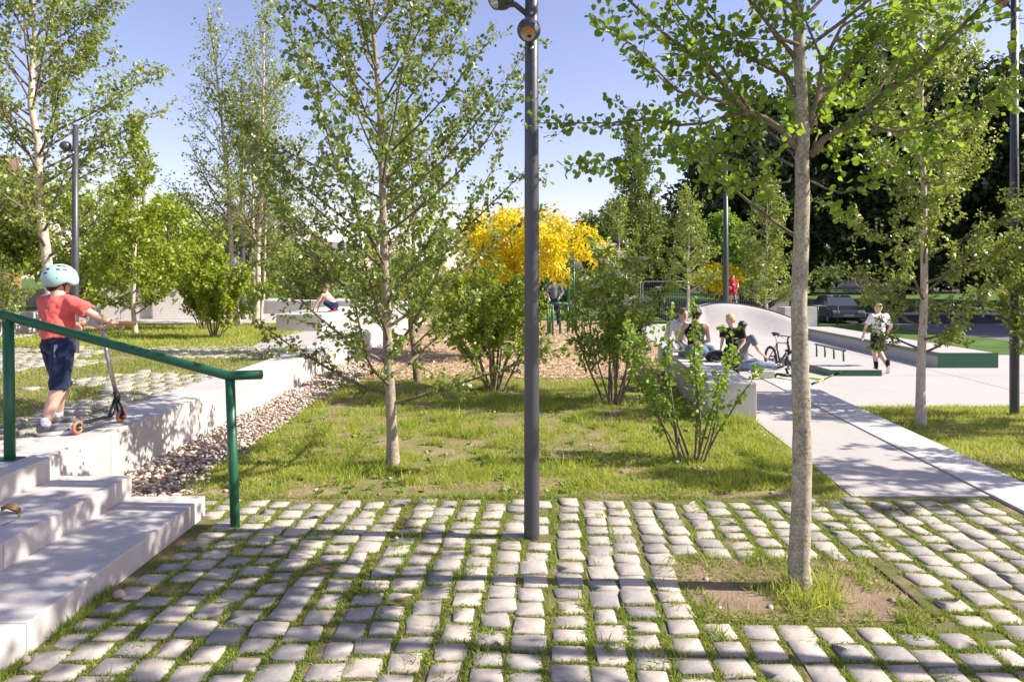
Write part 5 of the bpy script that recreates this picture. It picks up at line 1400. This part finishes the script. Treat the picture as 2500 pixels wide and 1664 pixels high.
# ---- a generic figure for the others
def figure(label, J, cloth, s=1.0, face=(0, -1, 0), hair=None, shoes=None, group=None, vox=.011, sleeve=.5, hands=True, legs_full=True, top_len=1.0, bun=False):
    """J: joints in metres (world). cloth: dict top, bottom, shoes"""
    t = thing('person', label, 'person', (J['pv'].x, J['pv'].y, min(J['la'].z, J['ra'].z) - .07 * s), 0, group)
    hs, ax = head_shapes(J['hd'], face, s)
    side = (J['rs'] - J['ls']).normalized(); ang = math.atan2(side.y, side.x); zr_ = Matrix.Rotation(ang, 3, 'Z')
    b = hs + chain([J['hd'] - Vector((0, 0, .03 * s)), J['ch'] + Vector((0, 0, .07 * s))], [.046 * s, .055 * s])
    b += [('e', J['ch'], (.14 * s, .095 * s, .14 * s), zr_)] + chain([J['ch'], J['pv']], [.10 * s, .10 * s]) + [('e', J['pv'], (.13 * s, .10 * s, .10 * s), zr_)]
    for a in 'lr':
        S, E, W = J[a + 's'], J[a + 'e'], J[a + 'w']
        b += chain([J['ch'] * .3 + S * .7, S, E, W], [.055 * s, .045 * s, .034 * s, .024 * s])
        b += hand(W, W - E, (0, 0, -1), 1 if a == 'r' else -1, s, .8)
        K, A_ = J[a + 'k'], J[a + 'a']; Hh = J['pv'] + side * (.075 * s if a == 'r' else -.075 * s)
        b += chain([Hh, K, K.lerp(A_, .35), A_], [.085 * s, .058 * s, .055 * s, .036 * s])
    blob('body', b, M['skin'], t, vox, 5); eyes(J['hd'], ax, t, s)
    tp_ = [('e', J['ch'], (.165 * s, .118 * s, .15 * s), zr_), ('c', J['ch'], J['pv'] * top_len + J['ch'] * (1 - top_len), .125 * s, .132 * s, False, True), ('c', J['hd'] - Vector((0, 0, .16 * s)), J['ch'], .062 * s, .09 * s, True, False)]
    if sleeve:
        for a in 'lr':
            S, E, W = J[a + 's'], J[a + 'e'], J[a + 'w']
            tp_ += [('c', J['ch'] * .4 + S * .6, S.lerp(E, .2), .075 * s, .065 * s), ('c', S, S.lerp(E, min(1, sleeve)), .06 * s, .062 * s, False, True)]
            if sleeve > 1: tp_ += [('c', E, W.lerp(E, .08), .05 * s, .04 * s, False, True)]
    top = blob('top', tp_, cloth['top'], t, vox, 4)
    bt = [('e', J['pv'], (.15 * s, .12 * s, .11 * s), zr_), ('c', J['pv'], J['pv'] + Vector((0, 0, .07 * s)), .125 * s, .12 * s, False, True)]
    for a in 'lr':
        K, A_ = J[a + 'k'], J[a + 'a']; Hh = J['pv'] + side * (.075 * s if a == 'r' else -.075 * s)
        if legs_full: bt += [('c', Hh, K, .10 * s, .075 * s), ('c', K, A_, .072 * s, .055 * s, False, True)]
        else: bt += [('c', Hh, Hh.lerp(K, .92), .10 * s, .085 * s, False, True)]
    blob('trousers' if legs_full else 'shorts', bt, cloth['bottom'], t, vox, 4)
    f, u_, r_, m_ = ax
    if hair:
        hsh = [('e', J['hd'] - f * .018 * s + u_ * .022 * s, (.082 * s, .090 * s, .088 * s), m_), ('e', J['hd'] - f * .05 * s - u_ * .035 * s, (.06 * s, .045 * s, .055 * s), m_)]
        rr_ = np.random.default_rng(int(abs(J['hd'].x * 100)))
        for k in range(26):
            q = Vector(rr_.normal(0, 1, 3)).normalized()
            if q.dot(f) > .55 and q.dot(u_) < .5 or q.dot(u_) < -.45: continue
            hsh.append(('e', J['hd'] - f * .018 * s + u_ * .022 * s + q * .078 * s, (.022 * s, .022 * s, .02 * s)))
        if bun: hsh += [('e', J['hd'] - f * .03 * s + u_ * .12 * s, (.05 * s, .05 * s, .042 * s)), ('e', J['hd'] - f * .06 * s + u_ * .10 * s, (.03 * s, .04 * s, .05 * s))]
        blob('hair', hsh, hair, t, .008, 2)
    for a in 'lr':
        d_ = J.get(a + 't', Vector(face)); shoe(t, J[a + 'a'], d_, .24 * s, s, cloth.get('shoes', M['black_cloth']), cloth.get('sole', M['shoe_sole']), 0, None if abs(Vector(d_).normalized().z) > .3 else J[a + 'a'].z - .07 * s)
    return t, top, ax
V3 = Vector
def offs(o, d): return {k: V3(o) + V3(v) if len(k) == 2 and k[1] != 't' else V3(v) for k, v in d.items()}

# running boy seen from behind, one heel up
z = zs(14)
J = offs((7.83, 14.55, z), dict(hd=(.0, .06, 1.36), ch=(.0, .02, 1.10), pv=(-.02, 0, .78), ls=(-.16, .0, 1.19), rs=(.17, .05, 1.19), le=(-.25, .06, .97), re=(.26, .02, .97), lw=(-.26, .16, .77), rw=(.25, .17, .79),
     lk=(-.06, .08, .44), rk=(.06, .12, .43), la=(-.07, .0, .08), ra=(.07, -.20, .14), lt=(.1, 1, 0), rt=(.15, .55, -.9)))
rb, top, ax = figure('boy in white lettered tee and black shorts running past the skate pad', J, dict(top=M['white_cloth'], bottom=M['black_cloth'], shoes=M['black_cloth']), .98, (.1, 1, 0), M['hair_blond'], legs_full=False, sleeve=.8, top_len=1.05)
def lettering(text, size, loc, rz, mat, parent, name, up_ang=pi / 2):
    c = bpy.data.curves.new(name, 'FONT'); c.body = text; c.size = size; c.align_x = 'CENTER'; c.align_y = 'CENTER'; c.extrude = .004
    o = bpy.data.objects.new(name, c); COL.objects.link(o)
    bpy.context.view_layer.update()
    me = bpy.data.meshes.new_from_object(o.evaluated_get(bpy.context.evaluated_depsgraph_get()))
    bpy.data.objects.remove(o); bpy.data.curves.remove(c)
    me.materials.clear(); me.materials.append(mat)
    q = link(name, me, None, parent, False)
    q.matrix_basis = Matrix.Translation(loc) @ Matrix.Rotation(rz, 4, 'Z') @ Matrix.Rotation(up_ang, 4, 'X')
    return q
lettering('AIRI', .115, J['ch'] + V3((.0, -.128, .06)), 0.08, M['denim'], rb, 'lettering'); lettering('12', .16, J['ch'] + V3((.0, -.142, -.09)), 0.08, M['denim'], rb, 'number')
for a in 'lr': MB().tube([J[a + 'a'] + V3((0, .0, .14)), J[a + 'a'] + V3((0, 0, .02))], .043, 12).build('sock', M['black_cloth'], rb, True, local=False)

# woman on the bench seen from behind
o3 = (2.78, 10.25, .43)
J = offs(o3, dict(hd=(.0, .06, .66), ch=(-.02, .05, .40), pv=(0, 0, .11), ls=(-.17, .06, .50), rs=(.15, .03, .49), le=(-.23, .14, .27), re=(.22, .14, .26), lw=(-.12, .32, .20), rw=(.12, .33, .19),
     lk=(-.12, .40, .06), rk=(.12, .40, .06), la=(-.12, .44, -.34), ra=(.12, .44, -.34), lt=(0, 1, 0), rt=(0, 1, 0)))
figure('dark haired woman in black tank top and jeans sitting on the bench', J, dict(top=M['black_cloth'], bottom=M['denim_light'], shoes=M['black_cloth']), .98, (.45, .85, -.2), M['hair_dark'], sleeve=0, top_len=.62, bun=True)
o3 = (2.80, 11.2, .43)
J = offs(o3, dict(hd=(.0, -.06, .62), ch=(0, 0, .36), pv=(0, .02, .10), ls=(-.19, .03, .46), rs=(.19, -.03, .46), le=(-.26, -.03, .24), re=(.24, -.06, .24), lw=(-.2, -.2, .14), rw=(.14, -.22, .14),
     lk=(-.3, -.22, .06), rk=(.42, -.15, .06), la=(-.42, -.26, -.35), ra=(.6, -.2, -.35), lt=(-.3, -1, 0), rt=(.5, -1, 0)))
figure('person in white top sitting behind the dark haired woman', J, dict(top=M['white_cloth'], bottom=M['denim_light'], shoes=M['black_cloth']), .95, (.3, -.95, -.2), M['hair_brown'], sleeve=1.5)
# blond child
o3 = (3.40, 10.6, 0)
J = offs(o3, dict(hd=(-.02, -.02, 1.0), ch=(.02, .0, .76), pv=(.02, 0, .50), ls=(-.10, .08, .84), rs=(.14, -.08, .84), le=(-.13, .02, .66), re=(.17, -.10, .66), lw=(-.18, -.06, .53), rw=(.06, -.16, .54),
     lk=(-.02, .05, .28), rk=(.06, -.05, .28), la=(-.03, .06, .06), ra=(.07, -.06, .06), lt=(-1, -.3, 0), rt=(-1, -.3, 0)))
figure('small blond child in dark t-shirt standing by the bench', J, dict(top=M['black_cloth'], bottom=M['black_cloth'], shoes=M['shoe_grey']), .80, (-.95, -.2, -.35), M['hair_blond'], sleeve=.7)
# seated person on the path
o3 = (4.08, 12.1, 0)
J = offs(o3, dict(hd=(.02, .02, .78), ch=(0, 0, .50), pv=(-.02, 0, .13), ls=(-.1, .15, .6), rs=(.12, -.14, .6), le=(-.02, .22, .38), re=(.22, -.18, .38), lw=(.22, .12, .25), rw=(.38, -.06, .26),
     lk=(.30, .12, .13), rk=(.32, -.05, .11), la=(.5, .2, .08), ra=(.58, -.04, .07), lt=(1, 0, .3), rt=(1, 0, .3)))
figure('dark haired person in grey top sitting on the path with legs stretched', J, dict(top=M['grey_cloth'], bottom=M['denim_light'], shoes=M['black_cloth']), .92, (.8, .5, -.1), M['hair_dark'], sleeve=.6)
bp = thing('backpack', 'black backpack slumped on the bench beside the blond child', 'bag', (2.98, 9.95, .43))
blob('bag', [('e', (2.99, 9.97, .51), (.15, .12, .085)), ('e', (2.90, 9.9, .49), (.10, .1, .06)), ('e', (3.06, 10.0, .49), (.08, .1, .06))], M['black_cloth'], bp, .01, 3)
MB().tube([(2.88, 9.85, .50), (2.84, 9.78, .47), (2.93, 9.76, .445), (3.02, 9.83, .46)], .012, 6).build('strap', M['black'], bp, True, local=False)
# child in red on the ramp, with a scooter
o3 = (9.05, 27.9, .70)
o3 = (8.98, 27.75, zs(25.4) + 1.22)
J = offs(o3, dict(hd=(.0, 0, 1.02), ch=(0, 0, .80), pv=(0, 0, .52), ls=(.13, 0, .90), rs=(-.13, 0, .90), le=(.22, .02, .74), re=(-.22, .02, .74), lw=(.15, -.12, .60), rw=(-.15, -.12, .60),
     lk=(.07, -.02, .30), rk=(-.07, -.02, .30), la=(.09, 0, .06), ra=(-.09, 0, .06), lt=(.1, -1, 0), rt=(-.1, -1, 0)))
rd, top, ax = figure('child in red football kit standing on the curved ramp with a scooter', J, dict(top=M['red_cloth'], bottom=M['red_cloth'], shoes=M['pinksole']), .86, (0, -1, -.05), M['hair_brown'], sleeve=.6, legs_full=False, vox=.014)
for k, (w, h, dz) in enumerate(((.11, .035, .0), (.085, .03, -.04), (.03, .03, .07))):
    MB().box(J['ch'] + V3((0, -.112, dz - .05)), (w, .006, h)).build('jersey_print', M['white_cloth'], rd, bevel=.004, local=False)
scooter('small dark scooter held by the child in red', o3 + V3((0, .02, 0)) * 0 + V3((o3[0], o3[1] + .1, o3[2] + .056)) if 0 else V3((8.98, 27.85, o3[2] + .056)), V3((8.98, 27.45, o3[2] + .056)), V3((8.98, 27.58, o3[2] + .60)), (V3((8.80, 27.6, o3[2] + .61)), V3((9.16, 27.6, o3[2] + .61))),
        {'wheel': M['rubber'], 'deck': M['black'], 'bar': M['lamp_metal'], 'grip': M['gum']})
# adult behind the exercise bars
o3 = (1.45, 23.4, 0)
J = offs(o3, dict(hd=(-.02, .0, 1.58), ch=(-.02, 0, 1.27), pv=(0, 0, .92), ls=(.2, 0, 1.40), rs=(-.2, 0, 1.40), le=(.27, -.05, 1.12), re=(-.27, -.05, 1.12), lw=(.16, -.22, .98), rw=(-.2, -.2, .95),
     lk=(.12, -.03, .48), rk=(-.13, -.03, .48), la=(.14, 0, .08), ra=(-.16, 0, .08), lt=(.2, -1, 0), rt=(-.3, -1, 0)))
figure('adult in navy trousers and grey top behind the green bars', J, dict(top=M['grey_cloth'], bottom=M['denim'], shoes=M['grey_cloth']), 1.05, (0, -1, -.1), M['hair_brown'], sleeve=1.4, vox=.014)
# child crouching on the ledge, seen sideways
o3 = (-4.62, 16.6, PZ + .38)
J = offs(o3, dict(hd=(.10, .0, .58), ch=(.12, 0, .36), pv=(.30, .02, .16), ls=(.06, .14, .42), rs=(.05, -.14, .42), le=(-.08, .16, .22), re=(-.09, -.16, .22), lw=(-.14, .14, .06), rw=(-.16, -.14, .06),
     lk=(.12, .12, .20), rk=(.12, -.10, .22), la=(.32, .10, .06), ra=(.32, -.10, .06), lt=(-1, 0, 0), rt=(-1, 0, 0)))
figure('child leaning on both hands on the plaza ledge behind the lawn tree', J, dict(top=M['skin'], bottom=M['denim'], shoes=M['red_cloth']), .85, (-.8, -.4, -.3), M['hair_brown'], sleeve=0, vox=.014, top_len=.5)
# walkers far away in the shade
for k, (x, y, lab, tp_, bt_) in enumerate(((26.0, 49, 'distant walker in pale blue beside the park road', M['denim_light'], M['white_cloth']), (25.2, 48.6, 'distant walker in dark blue next to the pale blue one', M['grey_cloth'], M['denim']), (32.6, 47.5, 'distant walker in black top and jeans under the chestnuts', M['black_cloth'], M['denim_light']))):
    J = offs((x, y, zpark(y)), dict(hd=(0, 0, 1.62), ch=(0, 0, 1.3), pv=(0, 0, .93), ls=(.2, 0, 1.42), rs=(-.2, 0, 1.42), le=(.26, 0, 1.12), re=(-.26, 0, 1.12), lw=(.25, -.1, .88), rw=(-.25, -.05, .88), lk=(.1, -.06, .5), rk=(-.1, .05, .5), la=(.1, -.1, .08), ra=(-.1, .12, .08)))
    figure(lab, J, dict(top=tp_, bottom=bt_), 1.08, (-.3, -1, 0), M['hair_dark'], sleeve=.7, vox=.03)

# neon scooter lying on the path
def lie(p): return V3(p)
scooter('neon yellow scooter lying on its side on the path', (3.93, 11.05, .07), (4.42, 11.15, .06), (4.72, 10.35, .10), ((4.50, 10.25, .05), (4.95, 10.30, .22)),
        {'wheel': M['neon'], 'deck': M['neon'], 'bar': M['neon'], 'grip': M['black']}, 1.0, (.18, -.85, .5))

# ------------------------------------------------------------------ bicycle
bk = thing('bicycle', 'dark mountain bike leaning beside the path edge', 'bicycle', (5.48, 13.9, zs(13.5)), R(-86))
def bt_(pts, r, name, mat, n=10): return MB().tube(pts, r, n).build(name, mat, bk, True)
Mb = M['black']; FR = mat_plain('bike_frame', (.05, .05, .055), .3, .3, .1); FW = mat_plain('bike_decal', (.55, .55, .56), .35, .2)
RWh, FWh = V3((-.47, 0, .285)), V3((.47, 0, .285))
Mw = Matrix.Rotation(pi / 2, 3, 'Z')
for c, nm in ((RWh, 'rear'), (FWh, 'front')):
    w = MB().torus(c, .262, .026, n=40, k=8, m=Mw).build('wheel', M['rubber'], bk, True)
    MB().torus(c, .235, .010, n=40, k=6, m=Mw).build('rim', Mb, w, True)
    sp = MB()
    for i in range(20):
        a = 2 * pi * i / 20; sp.tube([c + V3((0, .02 * (-1) ** i, 0)), c + V3((.235 * math.cos(a), 0, .235 * math.sin(a)))], .0014, 3)
    sp.build('spokes', M['steel'], w)
    MB().tube([c - V3((0, .05, 0)), c + V3((0, .05, 0))], .02, 12).build('hub', Mb, w, True)
    d_ = MB(); d_.lathe([(.03, .028), (.075, .028), (.075, .031), (.03, .031)], 20, Matrix.Translation(c) @ Matrix.Rotation(pi / 2, 4, 'X')); d_.build('brake_disc', M['steel'], w)
BB, SEAT, HT, HB = V3((-.07, 0, .27)), V3((-.20, 0, .66)), V3((.29, 0, .70)), V3((.33, 0, .58))
bt_([BB, HB], .024, 'frame_tube', FR); bt_([SEAT, HT], .019, 'frame_tube', FW); bt_([BB, SEAT], .019, 'frame_tube', FR); bt_([HT + V3((-.01, 0, .03)), HB - V3((-.01, 0, .02))], .026, 'head_tube', FR)
for k in (-1, 1):
    bt_([BB + V3((0, .02 * k, 0)), RWh + V3((0, .06 * k, 0))], .011, 'chain_stay', FR, 8); bt_([SEAT + V3((0, .01 * k, -.05)), RWh + V3((0, .06 * k, 0))], .009, 'seat_stay', FR, 8)
    bt_([HB + V3((.0, .055 * k, -.03)), HB + V3((.06, .055 * k, -.16))], .017, 'fork_stanchion', M['steel'], 10); bt_([HB + V3((.05, .055 * k, -.13)), FWh + V3((0, .055 * k, 0))], .022, 'fork_leg', Mb, 10)
    bt_([BB + V3((0, .06 * k, 0)), BB + V3((.10 * k, .07 * k, -.12 * k))], .011, 'crank', Mb, 8); MB().box(BB + V3((.10 * k, .12 * k, -.12 * k)), (.08, .08, .02)).build('pedal', Mb, bk)
bt_([HB + V3((0, -.075, -.02)), HB + V3((0, .075, -.02))], .022, 'fork_crown', Mb)
bt_([SEAT, SEAT + V3((-.05, 0, .17))], .014, 'seat_post', M['steel'])
blob_s = [('e', bk.location + V3((0, 0, 0)), (.01, .01, .01))]
sd_ = MB(); sd_.ball(SEAT + V3((-.09, 0, .19)), (.09, .065, .025)); sd_.ball(SEAT + V3((.03, 0, .19)), (.11, .028, .02)); sd_.build('saddle', Mb, bk, True)
bt_([HT + V3((-.01, 0, .02)), HT + V3((.0, 0, .10)), HT + V3((.06, 0, .13))], .016, 'stem', Mb)
HBc = HT + V3((.06, 0, .135))
bt_([HBc + V3((-.04, -.31, .03)), HBc + V3((-.01, -.15, .02)), HBc, HBc + V3((-.01, .15, .02)), HBc + V3((-.04, .31, .03))], .012, 'handlebar', Mb)
for k in (-1, 1):
    bt_([HBc + V3((-.04, .32 * k, .03)), HBc + V3((-.026, .21 * k, .025))], .017, 'grip', M['rubber']); bt_([HBc + V3((-.02, .2 * k, .02)), HBc + V3((.03, .24 * k, .0)), HBc + V3((.02, .31 * k, -.005))], .006, 'brake_lever', Mb, 6)
    bt_([HBc + V3((0, .18 * k, .01)), HBc + V3((.12, .1 * k, -.06)), HB + V3((.07, .05 * k, -.08))], .003, 'brake_cable', Mb, 5)
cr = MB(); cr.lathe([(.02, -.03), (.075, -.03), (.075, -.026), (.02, -.026)], 24, Matrix.Translation(BB) @ Matrix.Rotation(pi / 2, 4, 'X')); cr.build('chainring', M['steel'], bk)
bk.rotation_euler = (R(0), R(0), R(-86))

# ------------------------------------------------------------------ buildings and cars
M['brick'] = mat_plain('red_brick', (.30, .105, .07), .9, 0, .2, 30, .3)
M['stucco'] = mat_plain('pale_stucco', (.55, .48, .38), .9, 0, .1, 4)
M['slate'] = mat_plain('slate_roof', (.20, .20, .225), .7, 0, .2, 14, .3, 60)
M['tile'] = mat_plain('brown_tile', (.20, .12, .085), .8, 0, .2, 20)
M['glass'] = mat_plain('window_glass', (.05, .06, .075), .12, 0, .1)
M['wframe'] = mat_plain('window_frame', (.36, .35, .33), .6)
def house(label, c, w, d, h, rh, wall, roof, rows, cols, rz=0, mansard=False, z0=-.9, chim=2):
    t = thing('house', label, 'house', (*c, z0), rz)
    MB().box((0, 0, h / 2), (w, d, h)).build('wall', M[wall], t)
    q = MB()
    if mansard:
        i = rh * .38; a = [(-w / 2 - .2, -d / 2 - .2, h), (w / 2 + .2, -d / 2 - .2, h), (w / 2 + .2, d / 2 + .2, h), (-w / 2 - .2, d / 2 + .2, h)]
        b = [(x - math.copysign(i, x), y - math.copysign(i, y), h + rh) for x, y, _ in a]
        q.add(a + b, [(3, 2, 1, 0), (4, 5, 6, 7), (0, 1, 5, 4), (1, 2, 6, 5), (2, 3, 7, 6), (3, 0, 4, 7)])
    else:
        a = [(-w / 2 - .3, -d / 2 - .4, h), (w / 2 + .3, -d / 2 - .4, h), (w / 2 + .3, d / 2 + .4, h), (-w / 2 - .3, d / 2 + .4, h), (-w / 2 - .3, 0, h + rh), (w / 2 + .3, 0, h + rh)]
        q.add(a, [(3, 2, 1, 0), (0, 1, 5, 4), (2, 3, 4, 5), (1, 2, 5), (3, 0, 4)])
    rf = q.build('roof', M[roof], t)
    for k in range(chim):
        x = -w * .32 + k * w * .64 / max(1, chim - 1)
        MB().box((x, .3, h + rh * (.95 if mansard else .8) + .5), (.9, .7, 1.7)).build('chimney', M['brick'], rf)
    def window(x, y, z, ww, wh):
        f = MB().box((x, y - .02, z), (ww + .2, .1, wh + .2)).build('window', M['wframe'], t)
        MB().box((x - ww * .26, y - .075, z), (ww * .46, .02, wh)).build('pane', M['glass'], f); MB().box((x + ww * .26, y - .075, z), (ww * .46, .02, wh)).build('pane', M['glass'], f)
    for r_ in range(rows):
        for k in range(cols):
            window(-w / 2 + w * (k + .5) / cols, -d / 2, 1.6 + r_ * (h - .6) / rows, 1.1, 1.5)
    if mansard:
        for k in range(3):
            x = -w / 2 + w * (k + .5) / 3
            MB().box((x, -d / 2 + .35, h + rh * .38), (1.5, 1.1, rh * .55)).build('dormer', M['stucco'], rf); window(x, -d / 2 - .2, h + rh * .38, .9, rh * .38)
    return t
house('grey mansard roofed house with red chimneys behind the birch stems', (-31, 84), 9.5, 10, 6.2, 3.6, 'stucco', 'slate', 2, 4, R(12), True, -.5, 3)
house('low slate roofed house far behind the sapling', (-33, 66), 13, 8, 3.4, 2.6, 'stucco', 'slate', 1, 5, R(5), False, -.5, 2)
house('brown roofed brick house at the far left behind the trees', (-27.5, 30), 9, 7, 4.4, 2.8, 'brick', 'tile', 2, 3, R(30), False, .2, 1)
house('pale gabled house beside the mansard roofed one', (-24.5, 90), 5.0, 8, 5.0, 1.8, 'stucco', 'slate', 2, 3, R(0), False, -.5, 1)
for k in range(5):
    house(['red brick terrace house behind the far parked cars, nearest the thick trunk', 'red brick terrace house with a low roof along the far street', 'red brick terrace house in the middle of the far row', 'red brick terrace house toward the end of the far row', 'last red brick terrace house of the far row'][k], (34 + k * 13.2, 128), 13, 9, 7.5, 3.2, 'brick', 'slate', 2, 6, 0, False, -.7, 2)

def car(label, loc, rz, col, s=1.0):
    t = thing('parked_car', label, 'car', loc, rz, 'cars parked beyond the park')
    cm = mat_plain('car_paint', col, .3, .2, .04, 4, 0, 100, .5, .6)
    prof = [(-2.1, .32), (-2.12, .62), (-2.05, .88), (-1.6, .95), (1.0, .95), (1.85, .80), (2.1, .62), (2.12, .34), (1.8, .24), (-1.8, .24)]
    def ext(pr, w, name, mat, par, w2=None, bev=.06):
        q = MB(); n = len(pr); w2 = w2 or [w] * n
        q.add([(x, -w2[i], z) for i, (x, z) in enumerate(pr)] + [(x, w2[i], z) for i, (x, z) in enumerate(pr)], [tuple(range(n)), tuple(range(2 * n - 1, n - 1, -1))] + [((i + 1) % n, i, n + i, n + (i + 1) % n) for i in range(n)])
        return q.build(name, mat, par, bevel=bev)
    b = ext(prof, .86, 'body', cm, t)
    ext([(-1.9, .95), (-1.45, 1.42), (-.3, 1.48), (.35, 1.42), (1.05, .95)], .8, 'cabin', M['glass'], t, [.82, .66, .66, .66, .8], .04)
    ext([(-1.42, 1.44), (-.3, 1.51), (.33, 1.45), (-.3, 1.47)], .64, 'roof', cm, t, None, .01)
    for x in (-1.3, 1.32):
        for y in (-.80, .80):
            w = MB().torus((x, y, .31), .24, .085, n=24, k=8, m=Matrix.Rotation(pi / 2, 3, 'Z')).build('wheel', M['rubber'], t, True)
            q = MB(); q.lathe([(1e-4, -.06), (.19, -.06), (.19, .06), (1e-4, .06)], 16, Matrix.Translation((x, y, .31)) @ Matrix.Rotation(pi / 2, 4, 'X')); q.build('rim', M['steel'], w)
    for y in (-.62, .62):
        MB().box((2.06, y, .66), (.1, .34, .14)).build('headlight', M['wframe'], t, bevel=.02); MB().box((-2.09, y, .72), (.06, .26, .2)).build('tail_light', M['red_cloth'], t, bevel=.02)
    MB().box((2.11, 0, .5), (.05, .52, .11)).build('number_plate', M['wframe'], t)
    t.scale = (s,) * 3; return t
car('black car parked by the green railing behind the tree trunk', (18.2, 38.2, -.86), R(-100), (.015, .016, .02))
car('silver car in the far parking row', (45.5, 104, -.62), R(4), (.45, .46, .48)); car('dark grey car next to the silver one in the far row', (50.6, 104, -.62), R(184), (.05, .05, .055)); car('blue car in the far parking row', (57, 104, -.62), R(3), (.03, .08, .3)); car('white car at the end of the far parking row', (64, 104, -.62), R(182), (.65, .65, .65))
wl = thing('park_wall', 'low pale wall between the park grass and the far cars', 'wall', (50, 93, -.6))
for k in range(12): MB().box((14 + k * 7, 93, -.35), (6.97, .4, .6)).build('wall_section', M['concrete'], wl, local=False)
gr = thing('green_railing', 'short green railing by the black parked car', 'railing', (14.5, 34.5, -.78))
for x in (13.6, 14.6, 15.6, 16.6): MB().tube([(x, 34.8, -.9), (x, 34.8, .22)], .035, 8).build('post', M['green_metal'], gr, True, local=False)
MB().tube([(13.6, 34.8, .2), (16.6, 34.8, .2)], .03, 8).build('bar', M['green_metal'], gr, True, local=False)
